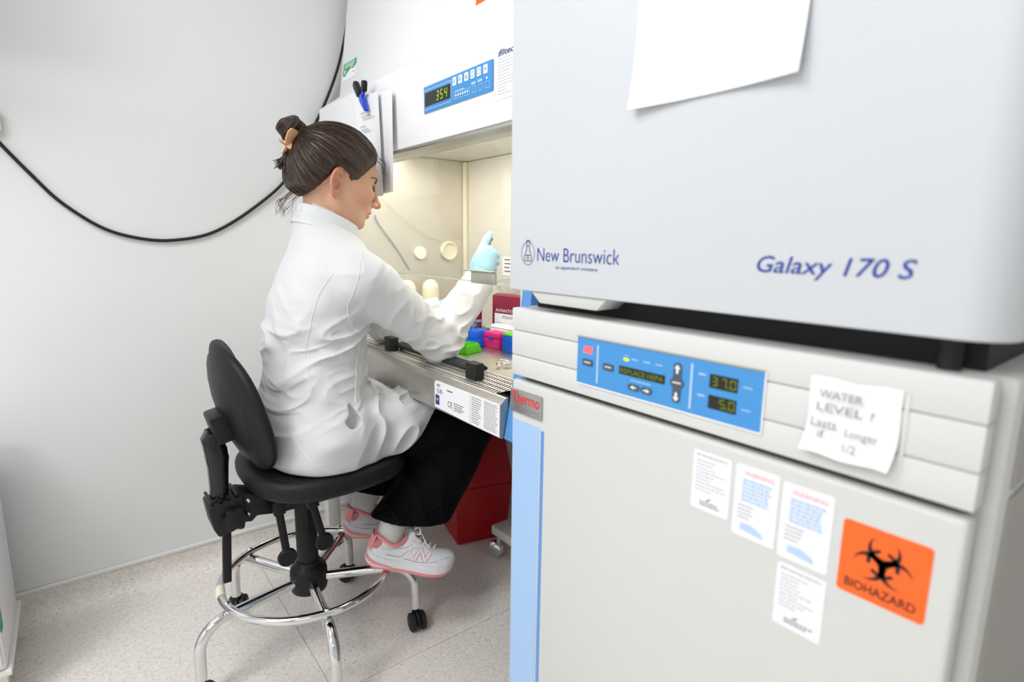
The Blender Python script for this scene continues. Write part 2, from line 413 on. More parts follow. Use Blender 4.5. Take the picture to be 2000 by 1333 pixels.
# blue side fins
for ya_, yb_ in ((0.868, 0.8995), (1.8625, 1.894)):
    fin = [(0.688, 0.690), (0.704, 0.775), (0.716, 0.85), (0.7325, 1.004), (0.748, 1.10), (0.760, 1.325), (0.7645, 1.325), (0.7645, 0.690)]
    MB().prism(fin, (0, ya_, 0), (1, 0, 0), (0, 0, 1), (0, 1, 0), 0, yb_-ya_).build('side_fin', 'trim_blue', bsc, bevel=0.002)
# sash
sash = box('sash_window', (0.742, 0.748, 0.9005, 1.8615, 1.012, 1.3265), 'glass', bsc)
box('sash_edge', (0.742, 0.748, 0.9005, 1.8615, 1.0095, 1.0118), 'glass_edge', sash)
hnd = MB().box(0.7365, 0.7415, 1.000, 1.096, 1.007, 1.034).box(0.728, 0.7415, 1.000, 1.130, 1.0345, 1.0375)
hnd.build('sash_handle', 'steel_dull', sash, bevel=0.0008)
# fittings on the chamber walls
MB().lathe([(0.0, 0), (0.023, 0), (0.024, 0.006), (0.022, 0.012), (0.0, 0.013)], (1.018, 1.852, 1.060), (0, -1, 0), 28).build('port_cap', 'white_plastic', bsc, smooth=True)
pc = MB().lathe([(0.034, 0), (0.036, 0.006), (0.034, 0.014), (0.029, 0.015), (0.027, 0.008), (0.0, 0.007)], (1.140, 1.852, 1.068), (0, -1, 0), 32).build('port_ring', 'cream_plastic', bsc, smooth=True)
MB().tube(bez([(0.845, 1.846, 1.19), (0.86, 1.845, 1.16), (0.93, 1.845, 1.07), (0.966, 1.846, 1.015), (0.975, 1.848, 1.0)], 6), 0.003, 8).build('hose', 'print_pale', bsc, smooth=True)
# stand
for (px0, py0) in ((0.642, 1.868), (1.24, 1.868), (0.745, 0.872), (1.24, 0.872)):
    lg = box('stand_leg', (px0, px0+0.045, py0, py0+0.045, 0.03, 0.682), 'grey_metal', bsc, bevel=0.003)
    MB().lathe([(0.0, 0), (0.026, 0), (0.026, 0.012), (0.012, 0.016), (0.012, 0.03), (0, 0.03)], (px0+0.0225, py0+0.0225, 0.0), seg=16).build('foot', 'black_rubber', lg, smooth=True)
box('stand_rail', (0.6875, 1.24, 1.878, 1.904, 0.60, 0.66), 'grey_metal', bsc, bevel=0.003)
box('stand_rail', (0.7905, 1.24, 0.882, 0.908, 0.60, 0.66), 'grey_metal', bsc, bevel=0.003)

# control panel, display, buttons
FB = Face((0.70, 0, 0), (0, -1, 0), (0, 0, 1))
def rect(face, mb, yl, yr, z0, z1, h): face.flat(mb, [(-yl, z0), (-yr, z0), (-yr, z1), (-yl, z1)], h)
def outline(face, mb, yl, yr, z0, z1, t, h):
    rect(face, mb, yl, yr, z0, z0+t, h); rect(face, mb, yl, yr, z1-t, z1, h); rect(face, mb, yl, yl-t, z0+t, z1-t, h); rect(face, mb, yr+t, yr, z0+t, z1-t, h)
mb = MB(); FB.poly(mb, rrect(-1.236, -0.959, 1.400, 1.459, 0.002), 0.0002, 0.003)
cp = mb.build('control_panel', 'panel_blue', bsc, bevel=0.0006)
mb = MB(); FB.plate(mb, -1.229, -1.117, 1.4145, 1.4445, 0.003, 0.0036); sc = mb.build('display_screen', 'screen', cp)
mb = MB()
for ch, yl in (('3', 1.179), ('5', 1.161), ('4', 1.143)): seven(mb, FB, ch, -yl, 1.4195, 0.0115, 0.0205, 0.0022, 0.0039)
mb.build('display_digits', 'led_green', cp)
mb = MB(); outline(FB, mb, 1.2345, 1.1135, 1.4068, 1.4505, 0.0008, 0.0034); outline(FB, mb, 1.1035, 1.0395, 1.4085, 1.4215, 0.0005, 0.0034)
for yl, yr in ((1.0295, 1.0175), (1.007, 0.9945), (0.984, 0.9697)): outline(FB, mb, yl, yr, 1.4085, 1.4215, 0.0005, 0.0034)
fineprint(mb, FB, -1.098, -1.06, 1.4225, 1.4255, 1, 0.0034)
mb.build('panel_print', 'print_white', cp)
for k in range(6):
    yc = 1.099-k*0.0233*1.0
    mb = MB(); FB.poly(mb, rrect(-yc-0.0072, -yc+0.0072, 1.4365, 1.4535, 0.0015), 0.003, 0.0042)
    bt = mb.build('button', 'print_white', cp)
    mb = MB()
    if k in (0, 1): fineprint(mb, FB, -yc-0.0042, -yc+0.0042, 1.441, 1.449, 3, 0.0044)
    elif k == 2: FB.flat(mb, [(-yc-0.003, 1.441), (-yc+0.003, 1.441), (-yc+0.0015, 1.449), (-yc-0.0015, 1.449)], 0.0044)
    elif k in (3, 4): outline(FB, mb, yc+0.004, yc-0.004, 1.440, 1.450, 0.0012, 0.0044)
    else: FB.flat(mb, [(-yc-0.002, 1.440), (-yc+0.003, 1.445), (-yc-0.002, 1.450)], 0.0044)
    mb.build('button_symbol', 'print_grey', bt)
mb = MB()
for yc, zc in [(1.0943-k*0.0092, 1.4153) for k in range(6)]+[(1.0301, 1.4272), (1.0219, 1.4272), (1.0066, 1.4276), (0.9987, 1.4276), (0.9786, 1.4275)]:
    FB.flat(mb, [(-yc+0.0028*math.cos(t*math.pi/5), zc+0.0028*math.sin(t*math.pi/5)) for t in range(10)], 0.0036)
mb.build('indicator_lights', 'print_white', cp)
# sticker with the service firm's print, biohazard and green stickers on the header
mb = MB(); FB.plate(mb, -0.9565, -0.872, 1.379, 1.4755, 0.0002, 0.0008); st = mb.build('service_sticker', 'label_white', bsc); st['label'] = 'white service record sticker'
mb = MB(); text(mb, FB, 'filtec', -0.9405, -0.894, 1.4585, 1.4705, 0.001, bold=0.02, shear=0.1)
FB.flat(mb, [(-0.9435, 1.4575), (-0.9415, 1.4575), (-0.9395, 1.4665), (-0.9425, 1.4665)], 0.001); mb.build('lettering', 'print_navy', st)
mb = MB(); fineprint(mb, FB, -0.945, -0.885, 1.385, 1.455, 12, 0.001, fill=0.28, ragged=0.5); mb.build('fine_print', 'print_pale', st)
FS = Face((0.772, 0, 1.580), (0, -1, 0), (0.07, 0, 0.54))
def biohazard(mb, face, ca, cb, R, h):
    def annulus(cx, cy, r0, r1, t0, t1, n=26):
        for k in range(n):
            a, b_ = math.radians(t0+(t1-t0)*k/n), math.radians(t0+(t1-t0)*(k+1)/n)
            q = lambda r, t: (ca+R*(cx+r*math.cos(t)), cb+R*(cy+r*math.sin(t)))
            face.flat(mb, [q(r0, a), q(r1, a), q(r1, b_), q(r0, b_)], h)
    def horn(cx, cy, dirdeg):
        # crescent open outwards: outer disc minus a smaller disc shifted outwards
        n = 40; ro, ri, sft = 0.56, 0.445, 0.145
        for k in range(n):
            pts = []
            for a in (2*math.pi*k/n, 2*math.pi*(k+1)/n):
                # inner radius along a, from the outer disc's centre, to the shifted disc
                c_, s_ = math.cos(a), math.sin(a)
                bq = -2*c_*sft; disc = bq*bq-4*(sft*sft-ri*ri)
                rin = min(ro, (-bq+math.sqrt(max(disc, 0)))/2)
                pts.append((a, rin))
            (a, ra), (b_, rb) = pts
            if ro-ra < 1e-4 and ro-rb < 1e-4: continue
            d = math.radians(dirdeg)
            q = lambda r, t: (ca+R*(cx+r*math.cos(t+d)), cb+R*(cy+r*math.sin(t+d)))
            face.flat(mb, [q(ra, a), q(ro, a), q(ro, b_), q(rb, b_)], h)
    for d in (90, 210, 330):
        horn(0.50*math.cos(math.radians(d)), 0.50*math.sin(math.radians(d)), d)
    for d in (30, 150, 270): annulus(0, 0, 0.42, 0.56, d-46, d+46, 14)
    pass
mb = MB(); FS.plate(mb, -1.137, -0.985, 0.048, 0.16, 0.0002, 0.0008); bs = mb.build('biohazard_sticker', 'orange', bsc)
mb = MB(); text(mb, FS, 'BIOHAZARD', -1.130, -0.992, 0.056, 0.071, 0.0011, bold=0.01); mb.build('lettering', 'print_black', bs)
mb = MB(); biohazard(mb, FS, -1.061, 0.112, 0.034, 0.0011); mb.build('hazard_symbol', 'print_black', bs)
mb = MB(); FS.plate(mb, -1.925, -1.815, 0.044, 0.100, 0.0002, 0.0008); gs = mb.build('green_sticker', 'label_white', bsc)
mb = MB(); FS.flat(mb, [(-1.924, 0.062), (-1.905, 0.057), (-1.885, 0.068), (-1.86, 0.076), (-1.84, 0.072), (-1.816, 0.079), (-1.816, 0.0995), (-1.924, 0.0995)], 0.001); mb.build('green_print', 'green_sticker', gs)
mb = MB(); fineprint(mb, FS, -1.912, -1.83, 0.083, 0.096, 2, 0.0013, ragged=0.1); fineprint(mb, FS, -1.866, -1.835, 0.077, 0.083, 1, 0.0013)
FS.flat(mb, [(-1.913, 0.066), (-1.902, 0.066), (-1.902, 0.079), (-1.913, 0.079)], 0.0013); mb.build('white_print', 'print_white', gs)
mb = MB(); fineprint(mb, FS, -1.84, -1.825, 0.058, 0.064, 1, 0.0013); mb.build('red_print', 'print_red', gs)
# rating labels on the front rail
FR = Face((0.6785, 0, 0), (0, -1, 0), (0, 0, 1))
mb = MB(); FR.poly(mb, [(-1.168, 0.699), (-1.012, 0.695), (-1.012, 0.767), (-1.160, 0.767), (-1.168, 0.760)], 0.0002, 0.0009); lb = mb.build('rating_label', 'label_white', bsc); lb['label'] = 'white rating label with approval marks'
mb = MB(); FR.poly(mb, rrect(-1.1635, -1.1455, 0.7065, 0.7315, 0.0015), 0.001, 0.0012); mb.build('approval_mark', 'print_navy', lb)
mb = MB(); text(mb, FR, 'NSF', -1.160, -1.149, 0.717, 0.723, 0.0015); mb.build('approval_lettering', 'print_white', lb)
mb = MB(); text(mb, FR, 'CE', -1.107, -1.087, 0.7125, 0.7265, 0.0011); mb.build('ce_mark', 'print_black', lb)
mb = MB(); fineprint(mb, FR, -1.080, -1.035, 0.708, 0.729, 4, 0.0011, fill=0.35); mb.build('fine_print', 'print_black', lb)
mb = MB()
for k in range(20):
    a, b_ = 2*math.pi*k/20, 2*math.pi*(k+1)/20
    FR.flat(mb, [(-1.150+r_*math.cos(t), 0.742+r_*math.sin(t)) for r_, t in ((0.0052, a), (0.0062, a), (0.0062, b_), (0.0052, b_))], 0.0011)
mb.build('approval_ring', 'print_black', lb)
mb = MB(); text(mb, FR, 'UL', -1.1535, -1.1465, 0.739, 0.745, 0.0011); mb.build('lettering', 'print_black', lb)
mb = MB(); fineprint(mb, FR, -1.141, -1.130, 0.737, 0.748, 3, 0.0011); fineprint(mb, FR, -1.110, -1.085, 0.749, 0.754, 1, 0.0011); fineprint(mb, FR, -1.157, -1.140, 0.752, 0.760, 2, 0.0011)
mb.build('fine_print', 'print_black', lb)
mb = MB(); FR.plate(mb, -1.0105, -0.9005, 0.695, 0.767, 0.0002, 0.0009); lb = mb.build('instruction_label', 'label_white', bsc)
mb = MB(); fineprint(mb, FR, -1.005, -0.965, 0.699, 0.762, 12, 0.0011, fill=0.4, ragged=0.4); fineprint(mb, FR, -0.957, -0.905, 0.699, 0.762, 16, 0.0011, fill=0.4, ragged=0.2); mb.build('fine_print', 'print_grey', lb)

# ------------------------------------------------------------------ lower incubator
IX = 0.605
inc = thing('incubator', 'light grey carbon dioxide incubator with blue keypad, under the blue-white incubator', 'incubator', (0.94, 0.44, 0))
box('body', (0.645, 1.27, 0.098, 0.778, 0.035, 0.9885), 'grey_metal', inc, bevel=0.006)
box('side_skin', (0.672, 1.262, 0.0955, 0.0978, 0.05, 0.868), 'side_metal', inc); box('side_skin', (0.672, 1.262, 0.0955, 0.0978, 0.878, 0.972), 'side_metal', inc)
box('gasket', (0.632, 0.6445, 0.118, 0.760, 0.055, 0.975), 'dark_void', inc)
door = box('door', (IX, 0.6315, 0.1095, 0.768, 0.050, 0.8605), 'grey_metal', inc, bevel=0.006, bseg=3)
for z0, z1 in ((0.8695, 0.9052), (0.9060, 0.9494), (0.9502, 0.9885)):
    box('fascia_strip', (IX, 0.6315, 0.1085, 0.7695, z0, z1), 'grey_panel', inc, bevel=0.0022)
for fx in (0.69, 1.22):
    for fy in (0.14, 0.735):
        MB().lathe([(0.0, 0), (0.028, 0), (0.028, 0.02), (0.014, 0.024), (0.014, 0.036), (0, 0.036)], (fx, fy, 0), seg=16).build('foot', 'black_rubber', inc, smooth=True)
FI = Face((IX, 0, 0), (0, -1, 0), (0, 0, 1))
mb = MB(); FI.plate(mb, -0.6035, -0.3055, 0.889, 0.960, 0.0, 0.0012); kp = mb.build('keypad_panel', 'panel_blue', inc)
box('keypad_bezel_shading', (IX-0.0022, IX, 0.3050, 0.6040, 0.9602, 0.9618), 'side_metal', inc); box('keypad_bezel_shading', (IX-0.0022, IX, 0.3035, 0.3053, 0.889, 0.9618), 'print_white', inc); box('keypad_bezel_shading', (IX-0.0022, IX, 0.3035, 0.6040, 0.8868, 0.8888), 'print_white', inc)  # recess frame strips; the dark top one paints the shadow of its edge
H = 0.0015
def kpart(name, m, fn):
    mb = MB(); fn(mb); return mb.build(name, m, kp)
kpart('alarm_light', 'led_red', lambda q: FI.flat(q, [(-0.5915, 0.937), (-0.5730, 0.9365), (-0.5705, 0.948), (-0.589, 0.9475)], H))
kpart('heat_light', 'led_lime', lambda q: FI.flat(q, [(-0.5066+0.0055*math.cos(t*math.pi/7), 0.9403+0.0023*math.sin(t*math.pi/7)) for t in range(14)], H))
def prt(q):
    for y in (0.4918, 0.471, 0.451): fineprint(q, FI, -y-0.005, -y+0.006, 0.9405, 0.9440, 1, H, ragged=0)
    for z in (0.942, 0.915): fineprint(q, FI, -0.3900, -0.3800, z-0.002, z+0.003, 1, H, ragged=0)
    fineprint(q, FI, -0.497, -0.462, 0.911, 0.9135, 1, H, ragged=0); fineprint(q, FI, -0.511, -0.503, 0.9445, 0.9465, 1, H, ragged=0)
    for z in (0.938, 0.911): fineprint(q, FI, -0.330, -0.319, z-0.002, z+0.001, 1, H, ragged=0)
tag(kpart('panel_print', 'print_skyblue', prt), kind='stuff')
kpart('divider_line', 'print_skyblue', lambda q: rect(FI, q, 0.5625, 0.5595, 0.8945, 0.9525, H)); kpart('divider_line', 'print_skyblue', lambda q: rect(FI, q, 0.4015, 0.3985, 0.8945, 0.9535, H))
for (yl, yr, z0, z1) in ((0.5913, 0.5705, 0.9178, 0.9278), (0.5490, 0.5290, 0.9180, 0.9280)):
    bt = kpart('button', 'button_grey', lambda q: FI.poly(q, rrect(-yl, -yr, z0, z1, 0.002), 0.0012, 0.0024))
    mb = MB(); fineprint(mb, FI, -yl+0.004, -yr-0.004, z0+0.0035, z1-0.003, 1, 0.0026, ragged=0); mb.build('button_print', 'print_white', bt)
for s_, (yl, yr) in ((1, (0.5011, 0.4805)), (-1, (0.4782, 0.4590))):
    bt = kpart('arrow_button', 'button_grey', lambda q: FI.poly(q, rrect(-yl, -yr, 0.8985, 0.9073, 0.0042), 0.0012, 0.0024))
    c_ = -(yl+yr)/2; mb = MB(); FI.flat(mb, [(c_-s_*0.006, 0.9029), (c_, 0.9058), (c_, 0.9000)], 0.0026); FI.flat(mb, [(c_, 0.9020), (c_+s_*0.005, 0.9020), (c_+s_*0.005, 0.9038), (c_, 0.9038)], 0.0026); mb.build('arrow', 'print_white', bt)
bt = kpart('arrow_button', 'button_grey', lambda q: (FI.poly(q, rrect(-0.4270, -0.4145, 0.8975, 0.9508, 0.006), 0.0012, 0.0022), FI.poly(q, [(-0.4207+0.0105*math.cos(t*math.pi/12), 0.9240+0.0080*math.sin(t*math.pi/12)) for t in range(24)], 0.0012, 0.0024)))
mb = MB()
for s_ in (1, -1):
    FI.flat(mb, [(-0.4207, 0.924+s_*0.0245), (-0.4255, 0.924+s_*0.019), (-0.416, 0.924+s_*0.019)], 0.0026); FI.flat(mb, [(-0.4225, 0.924+s_*0.019), (-0.4190, 0.924+s_*0.019), (-0.4190, 0.924+s_*0.0125), (-0.4225, 0.924+s_*0.0125)], 0.0026)
fineprint(mb, FI, -0.427, -0.4145, 0.9225, 0.9262, 1, 0.0027, ragged=0); mb.build('arrow', 'print_white', bt)
kpart('message_display', 'screen', lambda q: FI.plate(q, -0.5187, -0.4397, 0.9178, 0.9298, 0.0012, 0.0016))
kpart('message_lettering', 'led_dim', lambda q: text(q, FI, 'REPLACE HEPA', -0.5160, -0.4420, 0.9200, 0.9272, 0.0018, bold=0.01))
for (z0, z1, s_) in ((0.9283, 0.9455, '370'), (0.9022, 0.9192, '50')):
    kpart('number_display', 'screen', lambda q: FI.plate(q, -0.3743, -0.3370, z0, z1, 0.0012, 0.0016))
    def dg(q):
        for k, ch in enumerate(reversed(s_)): seven(q, FI, ch, -0.3470-k*0.0122, z0+0.0028, 0.0082, 0.0118, 0.0018, 0.0018, 0.0)
        FI.flat(q, [(-0.3503, z0+0.0026), (-0.3485, z0+0.0026), (-0.3485, z0+0.0042), (-0.3503, z0+0.0042)], 0.0018)
    kpart('number_digits', 'led_dim', dg)
# badge, stripes
mb = MB(); FI.poly(mb, rrect(-0.7670, -0.6825, 0.8035, 0.8445, 0.003), 0.0, 0.004); bd = mb.build('badge', 'badge', door, bevel=0.001); bd['label'] = 'brushed metal maker badge with red lettering'
mb = MB(); text(mb, FI, 'Thermo', -0.7620, -0.6870, 0.8215, 0.8415, 0.0043, bold=0.012); mb.build('lettering', 'badge_red', bd)
mb = MB(); text(mb, FI, 'S C I E N T I F I C', -0.7600, -0.6880, 0.8085, 0.8155, 0.0043); mb.build('lettering', 'print_grey', bd)
mb = MB(); FI.plate(mb, -0.7620, -0.6905, 0.056, 0.7885, 0.0, 0.0006); mb.build('pale_blue_stripe', 'stripe_blue', door)
mb = MB(); FI.plate(mb, -0.6860, -0.6780, 0.056, 0.7850, 0.0, 0.0006); mb.build('blue_stripe', 'stripe_mid', door)
# stickers on the door
def sticker(name, yl, yr, z0, z1, m, r=0.003, label=None, skew=0.0):
    mb = MB(); FI.poly(mb, rrect(-yl, -yr, z0, z1, r), 0.0, 0.0007); o = mb.build(name, m, door)
    if label: o['label'] = label
    return o
rnd = random.Random(11)
for (yl, yr, z0, z1, red, bot) in ((0.3893, 0.3362, 0.7670, 0.8445, None, 'print_grey'), (0.3306, 0.2776, 0.7555, 0.8450, 'print_red', 'print_blue'), (0.2738, 0.2194, 0.7525, 0.8420, 'print_red', 'stripe_blue'), (0.2714, 0.2182, 0.6700, 0.7460, None, 'print_grey')):
    o = sticker('service_sticker', yl, yr, z0, z1, 'label_white', label='white printed sticker with red heading' if red else 'white printed sticker with grey print')
    wdt = yl-yr; hh = z1-z0
    if red:
        mb = MB(); text(mb, FI, 'WARNING', -yl+wdt*.2, -yr-wdt*.12, z1-hh*.135, z1-hh*.075, 0.0009); mb.build('heading', 'print_pink', o)
        mb = MB(); fineprint(mb, FI, -yl+wdt*.18, -yr-wdt*.14, z0+hh*.50, z1-hh*.17, 6, 0.0009, fill=0.75, ragged=0.12, rnd=rnd); mb.build('fine_print', 'print_skyblue', o)
        mb = MB(); fineprint(mb, FI, -yl+wdt*.12, -yl+wdt*.5, z0+hh*.24, z0+hh*.46, 4, 0.0009, fill=0.4, rnd=rnd); mb.build('fine_print', 'print_pale', o)
        mb = MB(); FI.flat(mb, [(-yl+wdt*.2, z0+hh*.10), (-yr-wdt*.25, z0+hh*.07), (-yr-wdt*.3, z0+hh*.14), (-yl+wdt*.45, z0+hh*.20), (-yl+wdt*.2, z0+hh*.19)], 0.0009); mb.build('print_mark', 'print_skyblue', o)
    else:
        mb = MB(); fineprint(mb, FI, -yl+wdt*.08, -yr-wdt*.08, z1-hh*.10, z1-hh*.04, 1, 0.0009, fill=0.5, ragged=0.05, rnd=rnd); fineprint(mb, FI, -yl+wdt*.1, -yr-wdt*.12, z0+hh*.3, z1-hh*.14, 9, 0.0009, fill=0.3, ragged=0.6, rnd=rnd); mb.build('fine_print', 'print_pale', o)
        mb = MB(); fineprint(mb, FI, -yl+wdt*.25, -yr-wdt*.15, z0+hh*.08, z0+hh*.17, 2, 0.0009, rnd=rnd); FI.flat(mb, [(-yl+wdt*.4, z0+hh*.19), (-yl+wdt*.46, z0+hh*.17), (-yl+wdt*.55, z0+hh*.25)], 0.0009); mb.build('print_mark', bot, o)
bo = sticker('biohazard_sticker', 0.2092, 0.1312, 0.7460, 0.8250, 'orange', 0.004, 'orange biohazard warning sticker')
mb = MB(); text(mb, FI, 'BIOHAZARD', -0.2020, -0.1390, 0.7535, 0.7635, 0.0010, bold=0.012); mb.build('lettering', 'print_black', bo)
mb = MB(); biohazard(mb, FI, -0.1702, 0.7905, 0.0262, 0.0010); mb.build('hazard_symbol', 'print_black', bo)

# ------------------------------------------------------------------ upper incubator
UX = 0.60
ui = thing('incubator', 'pale blue-white incubator standing on top of the grey incubator', 'incubator', (0.94, 0.44, 0.989))
R_ = 0.042
pl = [(UX+0.07, 0.7765), (UX+0.006, 0.7765), (UX, 0.7705)]+[(UX+R_-R_*math.cos(t), 0.100+R_-R_*math.sin(t)) for t in [math.radians(a) for a in range(0, 91, 9)]]+[(UX+0.07, 0.100)]
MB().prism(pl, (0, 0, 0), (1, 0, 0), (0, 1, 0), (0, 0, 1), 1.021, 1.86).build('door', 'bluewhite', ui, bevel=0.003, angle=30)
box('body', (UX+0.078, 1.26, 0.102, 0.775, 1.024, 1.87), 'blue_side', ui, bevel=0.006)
box('door_seal', (UX+0.0702, UX+0.0778, 0.108, 0.769, 1.03, 1.85), 'dark_void', ui)
ft = [(-0.717, 1.0205), (-0.5485, 1.0205), (-0.5680, 1.0030), (-0.6960, 1.0030)]
MB().prism(ft, (UX+0.004, 0, 0), (0, -1, 0), (0, 0, 1), (1, 0, 0), 0, 0.06).build('front_foot', 'grey_metal', ui, bevel=0.001)
box('gap_shade_block', (0.652, 1.25, 0.125, 0.755, 0.9890, 1.0205), 'dark_void', ui)  # black block standing in for the shadow in the gap between the incubators
for fx, fy in ((0.64, 0.15), (1.2, 0.135)):
    MB().lathe([(0.0, 0), (0.010, 0), (0.010, 0.012), (0.010, 0.0315), (0, 0.0315)], (fx, fy, 0.9890), seg=16).build('foot', 'black_rubber', ui, smooth=True)
FU = Face((UX, 0, 0), (0, -1, 0), (0, 0, 1))
mb = MB(); text(mb, FU, 'New Brunswick', -0.6985, -0.5240, 1.0716, 1.0930, 0.0006, bold=-0.006); mb.build('brand_lettering', 'print_blue', ui)
mb = MB(); text(mb, FU, 'an eppendorf company', -0.6540, -0.5640, 1.0595, 1.0660, 0.0006); mb.build('brand_lettering', 'print_blue', ui)
mb = MB(); text(mb, FU, 'Galaxy 170 S', -0.3245, -0.1740, 1.0660, 1.0898, 0.0006, bold=0.006, shear=0.22); mb.build('model_lettering', 'print_blue', ui)
mb = MB()
ca, cb = -0.7225, 1.0835
for k in range(30):
    a, b_ = 2*math.pi*k/30, 2*math.pi*(k+1)/30
    FU.flat(mb, [(ca+0.0172*s_*math.cos(t), cb+0.0195*s_*math.sin(t)) for s_, t in ((0.955, a), (1, a), (1, b_), (0.955, b_))], 0.0006)
def ln(pts, t):
    for (a, b_), (c, d) in zip(pts[:-1], pts[1:]):
        dx, dy = c-a, d-b_; L = math.hypot(dx, dy); nx, ny = -dy/L*t/2, dx/L*t/2
        FU.flat(mb, [(ca+a+nx, cb+b_+ny), (ca+c+nx, cb+d+ny), (ca+c-nx, cb+d-ny), (ca+a-nx, cb+b_-ny)], 0.0006)
ln([(-0.0035, 0.021), (-0.0035, 0.007), (-0.010, -0.009), (-0.0085, -0.0125), (0.0085, -0.0125), (0.010, -0.009), (0.0035, 0.007), (0.0035, 0.021)], 0.0012); ln([(-0.0045, 0.021), (0.0045, 0.021)], 0.0012); ln([(-0.0035, 0.012), (0.0035, 0.012)], 0.001); ln([(-0.007, -0.003), (0.007, -0.003)], 0.001); ln([(0, -0.003), (-0.003, -0.009), (0.003, -0.009), (0, -0.003)], 0.0009)
mb.build('flask_emblem', 'print_navy', ui)

# sheet of paper taped on the upper incubator, curling at its foot
def sheet(name, m, face, a0, a1, b0, b1, fn, nx=14, ny=18, th=0.0004, **k):
    mb = MB(); V = []
    for s_ in (0, 1):
        for j in range(ny+1):
            for i in range(nx+1):
                a, b_ = i/nx, j/ny
                da, db, h = fn(a, b_)
                V.append(face.p(a0+(a1-a0)*a+da, b0+(b1-b0)*b_+db, h+(th if s_ else 0)))
    n1 = (nx+1)*(ny+1); F_ = []
    idx = lambda s_, i, j: s_*n1+j*(nx+1)+i
    for j in range(ny):
        for i in range(nx):
            F_ += [(idx(0, i, j), idx(0, i, j+1), idx(0, i+1, j+1), idx(0, i+1, j)), (idx(1, i, j), idx(1, i+1, j), idx(1, i+1, j+1), idx(1, i, j+1))]
    for i in range(nx):
        F_ += [(idx(0, i, 0), idx(0, i+1, 0), idx(1, i+1, 0), idx(1, i, 0)), (idx(0, i, ny), idx(1, i, ny), idx(1, i+1, ny), idx(0, i+1, ny))]
    for j in range(ny):
        F_ += [(idx(0, 0, j), idx(1, 0, j), idx(1, 0, j+1), idx(0, 0, j+1)), (idx(0, nx, j), idx(0, nx, j+1), idx(1, nx, j+1), idx(1, nx, j))]
    mb.add(V, F_)
    return mb.build(name, m, smooth=True, **k)
pp = thing('paper_sheet', 'blank white paper sheet taped to the upper incubator door', 'paper', FU.p(-0.40, 1.27))
s = sheet('sheet', 'paper', FU, -0.511, -0.2925, 1.2715, 1.569, lambda a, b: (0.003*b, 0, 0.0008+0.010*max(0, 1-b*2.2)**2*(0.25+(2*a-1)**2)), parent=pp)
mb = MB(); FU.plate(mb, -0.42, -0.38, 1.555, 1.585, 0.0015, 0.0018); mb.build('tape', 'label_white', pp)
nt_ = thing('paper_note', 'small curled handwritten water level note on the grey incubator fascia', 'note', FI.p(-0.212, 0.887))
fn_note = lambda a, b: (-0.004*(1-b)+0.0018*math.sin(b*5), 0.0012*math.sin(a*9), 0.0010+0.010*max(0, 1-b*1.4)**2+0.005*max(0, a-0.75)*max(0, 1-b))
sheet('sheet', 'paper', FI, -0.2540, -0.1700, 0.8875, 0.9675, fn_note, 12, 12, parent=nt_)
FN = Face(FI.p(0, 0, 0.0045), FI.u, FI.v+FI.n*-0.10)
def shift(z): return (z-0.9275)*1.0+0.0
FN = Face(FI.p(0, 0.8875, 0.0125), FI.u, (FI.v*0.08-FI.n*0.0095))
mb = MB()
for s_, yl, yr, b0, b1 in (('WATER', 0.2445, 0.2035, 0.0600, 0.0680), ('LEVEL ?', 0.2450, 0.1915, 0.0460, 0.0545), ('Lasts', 0.2485, 0.2235, 0.0290, 0.0385), ('Longer', 0.2150, 0.1850, 0.0230, 0.0335), ('if', 0.2410, 0.2340, 0.0180, 0.0260), ('1/2', 0.2150, 0.2030, 0.0095, 0.0180)):
    text(mb, FN, s_, -yl, -yr, b0, b1, 0.0012, bold=0.004)
mb.build('handwriting', 'print_grey', nt_)
mb = MB(); FI.plate(mb, -0.170, -0.166, 0.888, 0.966, 0.0005, 0.0010); mb.build('tape', 'grey_panel', nt_)
